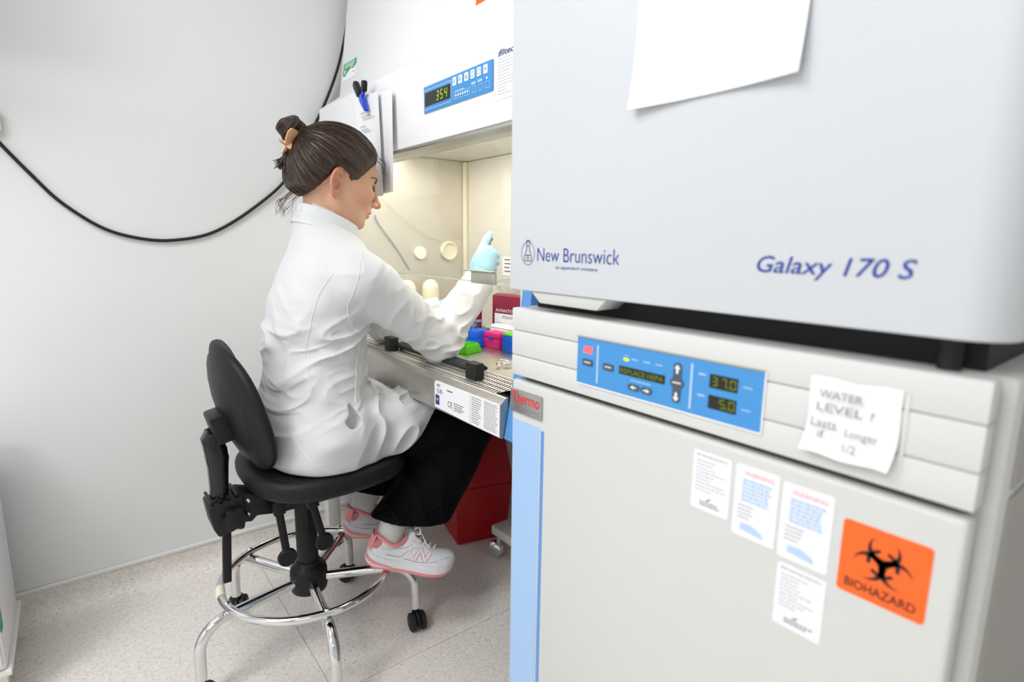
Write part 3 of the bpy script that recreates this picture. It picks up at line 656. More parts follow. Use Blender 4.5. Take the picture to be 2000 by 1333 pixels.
# ------------------------------------------------------------------ laboratory stool
SC = Vector((0.43, 1.43, 0))
stool = thing('lab_stool', 'black padded laboratory stool with chrome foot ring and castors', 'stool', SC)
def cushion(name, m, cx, cy, hx, hy, z0, z1, parent, n=48, p=3.0, round_=0.02, fn=lambda x, y: 0.0):
    mb = MB(); prof = []
    R_ = round_; zs = []
    for k in range(6): t = k/5*math.pi/2; zs.append((1-0.0, -R_+R_*math.sin(t), z0+R_-R_*math.cos(t)) if False else (-R_*(1-math.sin(t)), z0+R_*(1-math.cos(t))))
    for k in range(6): t = k/5*math.pi/2; zs.append((-R_*(1-math.cos(t)), z1-R_*(1-math.sin(t))))
    V = []; F_ = []
    def ring(off, z):
        r = []
        for k in range(n):
            a = 2*math.pi*k/n; c, s_ = math.cos(a), math.sin(a)
            q = (abs(c)**p+abs(s_)**p)**(-1/p)
            x = cx+(hx+off)*q*c; y = cy+(hy+off)*q*s_
            r.append((x, y, z+fn((x-cx)/hx, (y-cy)/hy)))
        return r
    for off, z in zs: V += ring(off, z)
    L = len(zs)
    for i in range(L-1):
        for k in range(n): F_.append((i*n+k, i*n+(k+1) % n, (i+1)*n+(k+1) % n, (i+1)*n+k))
    for sgn, i0, z in ((1, L-1, z1), (-1, 0, z0)):
        prev = i0*n
        for sc in (0.7, 0.35):
            st_ = len(V)
            for k in range(n):
                a = 2*math.pi*k/n; c, s_ = math.cos(a), math.sin(a); q = (abs(c)**p+abs(s_)**p)**(-1/p)
                x, y = cx+(hx-R_)*q*c*sc, cy+(hy-R_)*q*s_*sc
                V.append((x, y, z+fn((x-cx)/hx, (y-cy)/hy)))
            for k in range(n):
                f_ = (prev+k, prev+(k+1) % n, st_+(k+1) % n, st_+k); F_.append(f_ if sgn > 0 else f_[::-1])
            prev = st_
        F_.append(tuple(prev+k for k in range(n)) if sgn > 0 else tuple(prev+k for k in range(n-1, -1, -1)))
    return mb.add(V, F_).build(name, m, parent, smooth=True, angle=60)
seat_fn = lambda x, y: 0.004*x - 0.012*max(0, 1-x*x)*max(0, 1-y*y) + 0.006*max(0, -x)**2 - 0.010*max(0, x-0.4)
cushion('seat', 'black_vinyl', 0.482, 1.435, 0.203, 0.212, 0.496, 0.552, stool, p=2.7, round_=0.024, fn=seat_fn)
box('seat_plate', (0.33, 0.60, 1.33, 1.54, 0.474, 0.4905), 'black_plastic', stool, bevel=0.006)
box('tilt_mechanism', (0.34, 0.56, 1.375, 1.485, 0.425, 0.4735), 'black_plastic', stool, bevel=0.010)
# gas column, hub, five legs, ring
MB().lathe([(0.0, 0.0), (0.0275, 0.0), (0.0275, 0.185), (0.0, 0.185)], (0.43, 1.43, 0.240), seg=24).build('column', 'black_plastic', stool, smooth=True)
MB().lathe([(0.0, 0.0), (0.040, 0.0), (0.046, 0.004), (0.048, 0.012), (0.0485, 0.055), (0.046, 0.066), (0.040, 0.074), (0.032, 0.080), (0.030, 0.088), (0.0, 0.089)], (0.43, 1.43, 0.162), seg=32).build('hub', 'black_plastic', stool, smooth=True, angle=50)
RR, ZT = 0.285, 0.196
for k in range(5):
    a = math.radians(47+72*k); d = Vector((math.cos(a), math.sin(a), 0)); c0 = Vector((0.43, 1.43, 0))
    pts = [c0+d*0.042+Vector((0, 0, ZT)), c0+d*0.12+Vector((0, 0, ZT)), c0+d*0.215+Vector((0, 0, ZT))]
    for t in range(1, 9):
        th = math.radians(90*t/8); pts.append(c0+d*(0.215+0.068*math.sin(th))+Vector((0, 0, ZT-0.068*(1-math.cos(th)))))
    pts.append(c0+d*0.2845+Vector((0, 0, 0.062)))
    lg = MB().tube(pts, 0.0132, 16).build('leg', 'chrome', stool, smooth=True)
    cc = c0+d*0.285; sa = a+math.radians([70, -60, 100, 80, -75][k]); sd = Vector((math.cos(sa), math.sin(sa), 0)); pd = Vector((-sd.y, sd.x, 0))
    cas = MB().lathe([(0.0, 0.0), (0.011, 0.0), (0.011, 0.03), (0, 0.03)], cc+Vector((0, 0, 0.046)), seg=12)
    wc = cc+sd*0.012+Vector((0, 0, 0.026))
    cas.prism([(0.030*math.cos(t), 0.030*math.sin(t)) for t in [math.radians(q) for q in range(-10, 191, 15)]], wc, sd, (0, 0, 1), pd, -0.0055, 0.0055)
    cb_ = cas.build('caster', 'black_plastic', stool, bevel=0.001)
    for s_ in (-1, 1):
        MB().lathe([(0.0, 0.0), (0.021, 0.0), (0.026, 0.003), (0.026, 0.013), (0.022, 0.0165), (0.0, 0.018)], wc+pd*(s_*0.006), pd*s_, 20).build('wheel', 'black_rubber', cb_, smooth=True)
ring = [(0.43+0.214*math.cos(t), 1.43+0.214*math.sin(t), 0.2185) for t in [2*math.pi*k/72 for k in range(72)]]
fr_ = MB().tube(ring, 0.0102, 14, closed=True).build('foot_ring', 'chrome', stool, smooth=True)
for k in range(5):
    a = math.radians(47+72*k); MB().lathe([(0.0, 0), (0.0065, 0), (0.0065, 0.003), (0.004, 0.0055), (0, 0.006)], (0.43+0.214*math.cos(a), 1.43+0.214*math.sin(a), 0.2270), seg=12).build('ring_screw', 'chrome', fr_, smooth=True)
a = math.radians(173); tape = MB()
tape.tube([(0.43+0.214*math.cos(a+t), 1.43+0.214*math.sin(a+t), 0.2185) for t in np.linspace(-0.10, 0.10, 7)], [0.0112, 0.0118, 0.0112, 0.0122, 0.0114, 0.0120, 0.0112], 12); tape.build('tape_wrap', 'cream_plastic', fr_, smooth=True)
# backrest
def backrest():
    V, F_ = [], []; n, m_ = 44, 8
    c = Vector((0.274, 1.440, 0.705)); hy, hz = 0.192, 0.160
    T = Vector((-0.24, 0.0, 0.97)).normalized(); Y = Vector((0.10, 1, 0)).normalized(); N = Y.cross(T).normalized()   # N forward
    def pos(a, r, side):
        c_, s_ = math.cos(a), math.sin(a); q = (abs(c_)**2.5+abs(s_)**2.5)**(-1/2.5)
        y, z = c_*q*r, s_*q*r
        wz = 1.0-0.10*z
        th = 0.020*(1-r**6)**0.5 if r < 1 else 0
        curve = 0.045*y*y+0.012*z*z
        return c+Y*(hy*y*wz)+T*(hz*z)+N*(curve+side*(0.004+th*(1.0 if side > 0 else 0.75)))
    rs = [0.25, 0.5, 0.7, 0.82, 0.9, 0.95, 0.98, 1.0]
    idx = {}
    for side in (1, -1):
        ci = len(V); V.append(pos(0, 0, side)); rings = []
        for r in rs:
            st_ = len(V)
            for k in range(n): V.append(pos(2*math.pi*k/n, r, side))
            rings.append(st_)
        for k in range(n):
            F_.append((ci, rings[0]+k, rings[0]+(k+1) % n))
        for i in range(len(rings)-1):
            for k in range(n): F_.append((rings[i]+k, rings[i+1]+k, rings[i+1]+(k+1) % n, rings[i]+(k+1) % n))
        idx[side] = rings[-1]
    for k in range(n): F_.append((idx[1]+k, idx[-1]+k, idx[-1]+(k+1) % n, idx[1]+(k+1) % n))
    return MB().add(V, F_).build('backrest', 'black_vinyl', stool, smooth=True, angle=70)
br = backrest()
def lathe_shell():
    V, F_ = [], []
    return None
# moulded rear shell of the backrest
def shell():
    V, F_ = [], []; n = 40
    c = Vector((0.274, 1.440, 0.705)); hy, hz = 0.165, 0.135
    T = Vector((-0.24, 0.0, 0.97)).normalized(); Y = Vector((0.10, 1, 0)).normalized(); N = Y.cross(T).normalized()
    rs = [0.3, 0.6, 0.85, 0.97, 1.0, 1.0]; hs = [-0.034, -0.032, -0.028, -0.023, -0.019, -0.012]
    ci = 0; V.append(c-N*0.034); R0 = []
    for r, h in zip(rs, hs):
        R0.append(len(V))
        for k in range(n):
            a = 2*math.pi*k/n; c_, s_ = math.cos(a), math.sin(a); q = (abs(c_)**2.6+abs(s_)**2.6)**(-1/2.6); y, z = c_*q*r, s_*q*r
            V.append(c+Y*(hy*y)+T*(hz*z)+N*(h+0.045*y*y+0.012*z*z))
    for k in range(n): F_.append((ci, R0[0]+k, R0[0]+(k+1) % n))
    for i in range(len(R0)-1):
        for k in range(n): F_.append((R0[i]+k, R0[i+1]+k, R0[i+1]+(k+1) % n, R0[i]+(k+1) % n))
    F_.append(tuple(R0[-1]+k for k in range(n)))
    return MB().add(V, F_).build('backrest_shell', 'black_plastic', br, smooth=True, angle=70)
shell()
# back post: bracket, gaiter, clamp, rod, knob
MB().obox((0.240, 1.405, 0.672), (0.97, 0, 0.24), (0, 1, 0), (-0.24, 0, 0.97), 0.022, 0.042, 0.034).build('back_bracket', 'black_plastic', stool, bevel=0.006)
V, F_ = [], []; secs = [(0.236, 0.652, 0.012, 0.018), (0.228, 0.658, 0.020, 0.028), (0.222, 0.640, 0.024, 0.031), (0.225, 0.622, 0.023, 0.030), (0.226, 0.617, 0.0245, 0.0315), (0.228, 0.600, 0.0235, 0.030), (0.2285, 0.594, 0.0245, 0.031), (0.229, 0.570, 0.0215, 0.028), (0.228, 0.520, 0.0195, 0.026), (0.227, 0.485, 0.019, 0.025)]
for (x, z, hx, hy) in secs:
    for k in range(16):
        a = 2*math.pi*k/16; c_, s_ = math.cos(a), math.sin(a); q = (abs(c_)**3.5+abs(s_)**3.5)**(-1/3.5)
        V.append((x+hx*q*c_, 1.415+hy*q*s_, z))
for i in range(len(secs)-1):
    for k in range(16): F_.append((i*16+k, i*16+(k+1) % 16, (i+1)*16+(k+1) % 16, (i+1)*16+k))
F_ += [tuple(range(16)), tuple((len(secs)-1)*16+k for k in range(16))]
MB().add(V, F_).build('gaiter', 'black_gloss', stool, smooth=True, angle=60)
cl = MB().prism([(0.196, 0.486), (0.272, 0.500), (0.275, 0.452), (0.262, 0.420), (0.214, 0.408), (0.204, 0.430)], (0, 1.372, 0), (1, 0, 0), (0, 0, 1), (0, 1, 0), 0, 0.085).build('clamp', 'black_plastic', stool, bevel=0.005)
for k in range(4):
    MB().box(0.200+0.018*k, 0.206+0.018*k, 1.376, 1.452, 0.4935+0.0025*k, 0.4985+0.0025*k).build('clamp_rib', 'black_plastic', cl)
MB().obox((0.233, 1.415, 0.340), (0.99, 0, -0.06), (0, 1, 0), (0.06, 0, 0.99), 0.0095, 0.008, 0.072).build('post_rod', 'black_plastic', stool, bevel=0.003)
kn = [(0.026*(1+0.13*math.cos(6*t))*math.cos(t), 0.026*(1+0.13*math.cos(6*t))*math.sin(t)) for t in [2*math.pi*k/48 for k in range(48)]]
MB().prism(kn, (0.248, 1.3715, 0.452), (1, 0, 0), (0, 0, 1), (0, -1, 0), 0.0, 0.022).build('clamp_knob', 'black_plastic', stool, bevel=0.003)
am = MB().prism([(0.262, 0.505), (0.300, 0.492), (0.345, 0.472), (0.345, 0.428), (0.300, 0.436), (0.288, 0.424), (0.268, 0.428)], (0, 1.378, 0), (1, 0, 0), (0, 0, 1), (0, 1, 0), 0, 0.07).build('support_arm', 'black_plastic', stool, bevel=0.004)
for bx, bz in ((0.282, 0.482), (0.280, 0.447)):
    MB().lathe([(0.0055, 0), (0.0055, 0.003), (0.003, 0.0045), (0.0028, 0.002), (0, 0.002)], (bx, 1.3778, bz), (0, -1, 0), 14).build('bolt', 'chrome', am, smooth=True)
def lever(top, bot, name='lever'):
    top, bot = Vector(top), Vector(bot); ax = (bot-top).normalized(); sd = ax.cross(Vector((0, 1, 0))).normalized()
    l = MB().obox((top+bot)/2, ax, sd, (0, 1, 0), (bot-top).length/2, 0.009, 0.006)
    o = l.build(name, 'black_plastic', stool, bevel=0.003)
    MB().lathe([(0.0, 0), (0.021, 0.0), (0.0235, 0.003), (0.0235, 0.009), (0.021, 0.012), (0.0, 0.0125)], bot+Vector((0, 0.006, 0)), (0, -1, 0), 24).build('lever_pad', 'black_plastic', o, smooth=True)
    MB().obox(top, ax, sd, (0, 1, 0), 0.018, 0.014, 0.011).build('lever_socket', 'black_plastic', o, bevel=0.003)
    return o
lever((0.345, 1.362, 0.452), (0.357, 1.352, 0.318))
lever((0.425, 1.358, 0.448), (0.450, 1.350, 0.330))

# ------------------------------------------------------------------ white cart at the left, cable, bin, dolly
cart = thing('storage_cart', 'white storage cart on castors at the left edge by the wall', 'cart', (-0.44, 1.78, 0))
box('body', (-0.70, -0.206, 1.615, 1.930, 0.112, 0.615), 'white_metal', cart, bevel=0.006)
box('base_lip', (-0.705, -0.198, 1.610, 1.935, 0.096, 0.1115), 'white_plastic', cart, bevel=0.003)
for z0, z1 in ((0.125, 0.28), (0.29, 0.44), (0.45, 0.605)):
    dr = box('drawer', (-0.695, -0.212, 1.606, 1.6145, z0, z1), 'label_white', cart, bevel=0.002)
    MB().box(-0.52, -0.39, 1.594, 1.6055, z1-0.035, z1-0.022).build('handle', 'trim_grey', dr, bevel=0.003)
box('green_sticker', (-0.2058, -0.2050, 1.616, 1.646, 0.205, 0.262), 'green_sticker', cart)
for cx in (-0.235, -0.665):
    for cy in (1.655, 1.895):
        c = MB().box(cx-0.004, cx+0.024, cy-0.014, cy+0.014, 0.052, 0.0955).build('caster', 'white_plastic', cart, bevel=0.002)
        MB().lathe([(0.0, 0), (0.024, 0), (0.026, 0.003), (0.026, 0.015), (0.024, 0.018), (0, 0.018)], (cx-0.012, cy-0.009, 0.026), (0, 1, 0), 20).build('wheel', 'black_rubber', c, smooth=True)

wc_ = thing('wall_cupboard', 'white wall cupboard hung above the storage cart beyond the left edge', 'cupboard', (-0.46, 1.82, 1.745))
box('carcass', (-0.76, -0.165, 1.66, 1.9995, 1.745, 2.30), 'white_metal', wc_, bevel=0.003)
for xa, xb, xh in ((-0.758, -0.464, -0.49), (-0.461, -0.167, -0.435)):
    dd = box('door', (xa, xb, 1.641, 1.6595, 1.750, 2.295), 'label_white', wc_, bevel=0.002)
    box('handle', (xh-0.005, xh+0.005, 1.628, 1.6405, 1.79, 1.89), 'trim_grey', dd, bevel=0.003)
cab = [(-0.19, 1.985, 1.425), (-0.145, 1.988, 1.385), (-0.111, 1.990, 1.334), (-0.059, 1.992, 1.263), (-0.003, 1.993, 1.194), (0.081, 1.993, 1.129), (0.164, 1.993, 1.101), (0.254, 1.993, 1.096), (0.367, 1.993, 1.123), (0.493, 1.992, 1.206), (0.603, 1.988, 1.311), (0.692, 1.985, 1.475), (0.745, 1.982, 1.582), (0.790, 1.975, 1.704), (0.825, 1.970, 1.86), (0.85, 1.965, 2.05)]
tag(MB().tube(bez(cab, 8), 0.0046, 10).build('power_cable', 'black_rubber', smooth=True, loc=(0.25, 1.99, 1.1)), 'black power cable sagging across the white wall', 'cable')
clp = thing('cable_clip', 'small beige cable clip on the wall at the left edge', 'cable clip', (-0.125, 2.0, 1.39))
box('base', (-0.150, -0.104, 1.9785, 1.9995, 1.365, 1.415), 'cream_plastic', clp, bevel=0.006)
MB().tube([(-0.128, 1.976, 1.375), (-0.128, 1.970, 1.385), (-0.128, 1.970, 1.40), (-0.128, 1.978, 1.408)], 0.004, 8).build('hook', 'cream_plastic', clp, smooth=True)

bin_ = thing('waste_bin', 'red plastic waste bin on the floor under the safety cabinet', 'bin', (1.14, 1.70, 0))
def frust(mb, c0, h0, z0, c1, h1, z1, ang):
    ca_, sa_ = math.cos(ang), math.sin(ang); V = []
    for (cx, cy), (hx, hy), z in ((c0, h0, z0), (c1, h1, z1)):
        for sx, sy in ((-1, -1), (1, -1), (1, 1), (-1, 1)):
            x, y = sx*hx, sy*hy; V.append((cx+x*ca_-y*sa_, cy+x*sa_+y*ca_, z))
    return mb.add(V, [(0, 3, 2, 1), (4, 5, 6, 7), (0, 1, 5, 4), (1, 2, 6, 5), (2, 3, 7, 6), (3, 0, 4, 7)])
ANG = math.radians(-14)
bb = frust(MB(), (1.135, 1.665), (0.098, 0.085), 0.0, (1.140, 1.665), (0.112, 0.100), 0.22, ANG).build('body', 'red_plastic', bin_, bevel=0.008)
frust(MB(), (1.140, 1.665), (0.116, 0.104), 0.2205, (1.155, 1.675), (0.075, 0.066), 0.45, ANG).build('hood', 'red_plastic', bin_, bevel=0.008)
fb = thing('amber_bottle', 'amber bottle standing on the red bin under the cabinet', 'bottle', (1.155, 1.66, 0.451))
MB().lathe([(0.0, 0), (0.038, 0), (0.040, 0.005), (0.040, 0.085), (0.034, 0.105), (0.014, 0.118), (0.014, 0.13), (0, 0.13)], (1.155, 1.665, 0.4505), seg=24).build('body', 'amber', fb, smooth=True)
MB().lathe([(0.0, 0), (0.017, 0), (0.017, 0.022), (0.015, 0.025), (0, 0.025)], (1.155, 1.665, 0.5755), seg=20).build('cap', 'black_plastic', fb, smooth=True)
dol = thing('wheeled_dolly', 'low grey steel dolly with chrome castors beside the red bin', 'dolly', (1.13, 1.36, 0))
box('deck', (1.068, 1.20, 1.20, 1.462, 0.098, 0.130), 'grey_metal', dol, bevel=0.004)
for cx, cy in ((1.092, 1.462), (1.092, 1.22), (1.18, 1.22), (1.18, 1.44)):
    c = MB().lathe([(0.0, 0), (0.008, 0), (0.008, 0.05), (0, 0.05)], (cx, cy-0.012, 0.0475), seg=12).build('caster', 'chrome_dull', dol, smooth=True)
    MB().lathe([(0.0, 0), (0.022, 0.001), (0.0285, 0.006), (0.030, 0.016), (0.0285, 0.026), (0.022, 0.031), (0.0, 0.032)], (cx-0.016, cy, 0.030), (1, 0.25, 0), 24).build('wheel', 'chrome', c, smooth=True)

# ------------------------------------------------------------------ papers and clip on the cabinet header
FP = Face((0.694, 0, 0), (0, -1, 0), (0, 0, 1))
ps = thing('paper_sheet', 'front sheet of handwritten paper clipped on the cabinet header', 'paper', (0.685, 1.5, 1.23))
fn1 = lambda a, b: (0.030*(1-b), -0.012*a*(b), 0.012+0.016*max(0, a-0.72)**1.2*(1-b*0.7)*3+0.004*(1-b)*math.sin(a*6))
sheet('sheet', 'paper', FP, -1.605, -1.445, 1.222, 1.500, fn1, parent=ps)
FH = Face((0.6808, 0, 0), (0, -1, 0), (0, 0, 1))
mb = MB(); rnd = random.Random(3)
for k, z in enumerate((1.450, 1.440, 1.432, 1.414, 1.405, 1.398, 1.372, 1.362, 1.335, 1.322, 1.30)):
    fineprint(mb, FH, -1.565+0.010*(k % 3), -1.505+0.02*((k*7) % 3), z-0.003, z+0.003, 1, 0.0026, fill=0.4, ragged=0.5, rnd=rnd)
mb.build('handwriting', 'print_pale', ps)
pb = thing('paper_sheet', 'rear sheet of curled paper clipped on the cabinet header', 'paper', (0.69, 1.45, 1.23))
fn2 = lambda a, b: (0.028*(1-b)+0.014*b, -0.012*a*b, 0.004+0.022*max(0, a-0.35)**1.5*(1-b*0.8))
sheet('sheet', 'paper', FP, -1.560, -1.395, 1.228, 1.494, fn2, parent=pb)
ck = thing('bag_clip', 'blue clip with black handles holding papers on the cabinet', 'clip', (0.67, 1.52, 1.45))
FC = Face((0.676, 0, 0), (0, -1, 0), (0, 0, 1))
def blade(mb, pts, w0, w1, h0, h1):
    (a, b_), (c, d) = pts; dx, dy = c-a, d-b_; L = math.hypot(dx, dy); nx, ny = -dy/L, dx/L
    prof = [(0, w0*.6), (0.08, w0*.9), (0.2, w0), (0.8, w1), (0.95, w1*.75), (1, w1*.35)]
    P_ = [(a+dx*t+nx*w_, b_+dy*t+ny*w_) for t, w_ in prof]+[(a+dx*t-nx*w_, b_+dy*t-ny*w_) for t, w_ in reversed(prof)]
    return FC.poly(mb, P_, h0, h1)
mb = MB(); blade(mb, ((-1.5335, 1.492), (-1.499, 1.447)), 0.0100, 0.0060, 0.0, 0.012); j = mb.build('jaw', 'clip_blue', ck, bevel=0.002)
mb = MB(); blade(mb, ((-1.514, 1.500), (-1.535, 1.482)), 0.006, 0.006, 0.002, 0.010); mb.build('pivot', 'clip_blue', ck, bevel=0.002)
mb = MB(); blade(mb, ((-1.535, 1.491), (-1.566, 1.532)), 0.0095, 0.0105, 0.001, 0.014); mb.build('handle', 'black_plastic', ck, bevel=0.003)
mb = MB(); blade(mb, ((-1.512, 1.498), (-1.507, 1.526)), 0.010, 0.0105, 0.001, 0.012); mb.build('handle', 'black_plastic', ck, bevel=0.003)

# ------------------------------------------------------------------ on the work surface
ZS = 0.7765
ar = thing('arm_rest', 'black padded arm rest on the front grille of the cabinet', 'arm rest', (0.755, 1.3, 0.778))
MB().prism([(0.748, 0.7865), (0.790, 0.7865), (0.796, 0.792), (0.786, 0.800), (0.756, 0.799), (0.746, 0.792)], (0, 1.105, 0), (1, 0, 0), (0, 0, 1), (0, 1, 0), 0, 0.42).build('pad', 'black_rubber', ar, bevel=0.002)
box('support_plate', (0.752, 0.784, 1.11, 1.50, 0.7788, 0.7862), 'steel', ar)
for yb0 in (1.055, 1.497):
    box('end_block', (0.722, 0.748, yb0, yb0+0.045, 0.7788, 0.8190), 'black_rubber', ar, bevel=0.003)
def rack(name, label, cat, b, m, ang=0.0, taper=0.006, wells=None, wm=None):
    x0, x1, y0, y1, z0, z1 = b; cx, cy = (x0+x1)/2, (y0+y1)/2; hx, hy = (x1-x0)/2, (y1-y0)/2
    t = thing(name, label, cat, (cx, cy, z0))
    frust(MB(), (cx, cy), (hx, hy), z0, (cx, cy), (hx-taper, hy-taper), z1, ang).build('body', m, t, bevel=0.0015)
    return t, cx, cy, hx, hy
def local(cx, cy, ang, x, y): return (cx+x*math.cos(ang)-y*math.sin(ang), cy+x*math.sin(ang)+y*math.cos(ang))
A = math.radians(18)
t, cx, cy, hx, hy = rack('tube_rack', 'bright green tube rack nearest the elbow on the steel surface', 'tube rack', (0.862, 0.940, 1.345, 1.465, ZS, ZS+0.026), 'rack_green', A, 0.008)
for i in range(4):
    for j_ in range(7):
        p_ = local(cx, cy, A, -0.022+i*0.0147, -0.045+j_*0.015)
        MB().lathe([(0.0045, 0), (0.0052, 0.002), (0.0040, 0.002), (0.0036, 0.0005), (0, 0.0005)], (p_[0], p_[1], ZS+0.026), seg=10).build('well', 'rack_green', t)
for j_ in (4, 5, 6):
    for i in (2, 3):
        p_ = local(cx, cy, A, -0.022+i*0.0147, -0.045+j_*0.015)
        tb = thing('sample_tube', 'clear capped sample tube in the green rack', 'tube', (p_[0], p_[1], ZS+0.027), 'sample tubes in the green rack')
        MB().lathe([(0.0, 0), (0.0035, 0.001), (0.0038, 0.008), (0, 0.008)], (p_[0], p_[1], ZS+0.0272), seg=10).build('tube', 'film', tb, smooth=True)
        MB().lathe([(0.0, 0), (0.0052, 0), (0.0052, 0.006), (0, 0.006)], (p_[0], p_[1], ZS+0.0353), seg=10).build('cap', 'white_plastic', tb, smooth=True)
A = math.radians(12)
t, cx, cy, hx, hy = rack('tube_rack', 'blue tube rack with sloping sides behind the green rack', 'tube rack', (0.955, 1.046, 1.422, 1.545, ZS, ZS+0.022), 'rack_blue', A, 0.002)
frust(MB(), (cx, cy), (hx-0.008, hy-0.006), ZS+0.022, (cx, cy), (hx-0.016, hy-0.014), ZS+0.050, A).build('lid', 'rack_blue', t, bevel=0.002)
frust(MB(), local(cx, cy, A, -0.0390, 0.0), (0.001, 0.009), ZS+0.024, local(cx, cy, A, -0.033, 0.0), (0.001, 0.009), ZS+0.048, A).build('tape', 'label_white', t)
t, cx, cy, hx, hy = rack('tip_box', 'magenta pink pipette tip box between the blue rack and blue box', 'tip box', (1.010, 1.062, 1.352, 1.436, ZS, ZS+0.030), 'rack_pink', 0.06, 0.002)
frust(MB(), (cx, cy), (hx-0.001, hy-0.001), ZS+0.0308, (cx, cy), (hx-0.004, hy-0.004), ZS+0.048, 0.06).build('lid', 'rack_pink', t, bevel=0.002)
p0 = local(cx, cy, 0.06, -hx+0.0005, 0); MB().obox((p0[0], p0[1], ZS+0.030), (math.cos(.06), math.sin(.06), 0), (-math.sin(.06), math.cos(.06), 0), (0, 0, 1), 0.0015, 0.010, 0.003).build('latch', 'rack_blue', t)
t, cx, cy, hx, hy = rack('tip_box', 'deep blue pipette tip box with green lid beside the incubator', 'tip box', (1.012, 1.095, 1.252, 1.337, ZS, ZS+0.048), 'rack_blue', 0.04, 0.001)
frust(MB(), (cx, cy), (hx-0.001, hy-0.001), ZS+0.0485, (cx, cy), (hx-0.004, hy-0.004), ZS+0.056, 0.04).build('lid', 'rack_green', t, bevel=0.002)
t, cx, cy, hx, hy = rack('tip_box', 'white plastic box behind the pink tip box', 'box', (1.068, 1.108, 1.350, 1.478, ZS, ZS+0.052), 'white_plastic', 0.05, 0.003)
frust(MB(), (cx, cy), (hx-0.001, hy-0.001), ZS+0.0525, (cx, cy), (hx-0.008, hy-0.008), ZS+0.062, 0.05).build('lid', 'white_plastic', t, bevel=0.002)
# maroon carton with its corner towards the viewer
ct = thing('carton', 'maroon cardboard carton with white label on the work surface', 'carton', (1.16, 1.56, ZS))
AN = math.radians(-28); c0 = Vector((1.117, 1.530, ZS)); U = Vector((math.sin(-AN)*1.0, -math.cos(AN), 0)).normalized(); W = Vector((math.cos(math.radians(62)), math.sin(math.radians(62)), 0))
U = Vector((0.10, -0.995, 0)).normalized(); W = Vector((0.72, 0.69, 0)).normalized()
HB = 0.150
U2 = U*0.16; W2 = W*0.085
MB().add([c0, c0+U2, c0+U2+W2, c0+W2, c0+Vector((0, 0, HB)), c0+U2+Vector((0, 0, HB)), c0+U2+W2+Vector((0, 0, HB)), c0+W2+Vector((0, 0, HB))], [(0, 3, 2, 1), (4, 5, 6, 7), (0, 1, 5, 4), (1, 2, 6, 5), (2, 3, 7, 6), (3, 0, 4, 7)]).build('box', 'maroon', ct, bevel=0.001)
FA = Face(c0, U, (0, 0, 1))
if FA.n.x > 0: FA.n = -FA.n
mb = MB(); FA.plate(mb, 0.012, 0.120, 0.040, 0.090, 0.0005, 0.0010); cl_ = mb.build('label', 'label_white', ct)
mb = MB(); text(mb, FA, 'AVANTOR', 0.016, 0.118, 0.095, 0.106, 0.0010); mb.build('lettering', 'print_white', ct)
mb = MB(); fineprint(mb, FA, 0.050, 0.110, 0.074, 0.085, 2, 0.0014, ragged=0.2); fineprint(mb, FA, 0.018, 0.05, 0.046, 0.060, 3, 0.0014, fill=0.4); mb.build('fine_print', 'print_grey', cl_)
# small bottles with pale blue bands beside the carton
for k, (bx, by, hb) in enumerate(((1.085, 1.578, 0.135), (1.050, 1.560, 0.085))):
    t = thing('reagent_bottle', ['tall purple reagent bottle with pale blue bands beside the carton', 'short purple reagent bottle with pale blue band behind the blue rack'][k], 'bottle', (bx, by, ZS))
    MB().lathe([(0.0, 0), (0.017, 0), (0.018, 0.003), (0.018, hb-0.035), (0.010, hb-0.018), (0.009, hb-0.012), (0, hb-0.012)], (bx, by, ZS), seg=20).build('body', 'maroon', t, smooth=True)
    MB().lathe([(0.0, 0), (0.0105, 0), (0.0105, 0.014), (0, 0.014)], (bx, by, ZS+hb-0.0118), seg=16).build('cap', 'white_plastic', t, smooth=True)
    for zz in ((0.055, 0.092) if k == 0 else (0.045,)):
        MB().lathe([(0.0183, 0), (0.0186, 0), (0.0186, 0.009), (0.0183, 0.009)], (bx, by, ZS+zz), seg=20).build('band', 'stripe_blue', t)
# white domed bottles at the chamber's left
for k, (bx, by, zt) in enumerate(((0.925, 1.775, 0.968), (1.018, 1.775, 0.968))):
    t = thing('squeeze_bottle', ['white round-shouldered bottle nearer the glass at the chamber side', 'white round-shouldered bottle nearer the chamber back wall'][k], 'bottle', (bx, by, ZS))
    prof = [(0.0, 0), (0.030, 0), (0.032, 0.004), (0.034, 0.06), (0.032, 0.12)]+[(0.030*math.cos(t_), zt-ZS-0.034+0.034*math.sin(t_)) for t_ in [math.radians(q) for q in range(0, 91, 15)]]
    MB().lathe(prof, (bx, by, ZS), seg=28).build('body', 'cream_plastic', t, smooth=True)
    MB().lathe([(0.0342, 0), (0.0350, 0.001), (0.0350, 0.05), (0.0342, 0.051)], (bx, by, ZS+0.04), seg=28).build('label', 'label_white', t, smooth=True)
# clear bag of plastic on the carton
def film_bag(name, label, c, sx, sy, sz, seed, m='film'):
    rg = random.Random(seed); nu, nv = 22, 12; V, F_ = [], []
    ph = [rg.uniform(0, 6.28) for _ in range(8)]
    for j_ in range(nv+1):
        v_ = math.pi*j_/nv
        for i in range(nu):
            u_ = 2*math.pi*i/nu
            r = 1+0.16*math.sin(5*u_+ph[0]+2*v_)+0.12*math.sin(9*u_+ph[1]-3*v_)+0.10*math.sin(4*v_+3*u_+ph[2])
            V.append((c[0]+sx*r*math.sin(v_)*math.cos(u_), c[1]+sy*r*math.sin(v_)*math.sin(u_), c[2]+sz*(1+math.cos(v_)*(0.9+0.1*r))))
    for j_ in range(nv):
        for i in range(nu): F_.append((j_*nu+i, j_*nu+(i+1) % nu, (j_+1)*nu+(i+1) % nu, (j_+1)*nu+i))
    o = MB().add(V, F_).build(name, m, loc=c); return tag(o, label, 'bag')
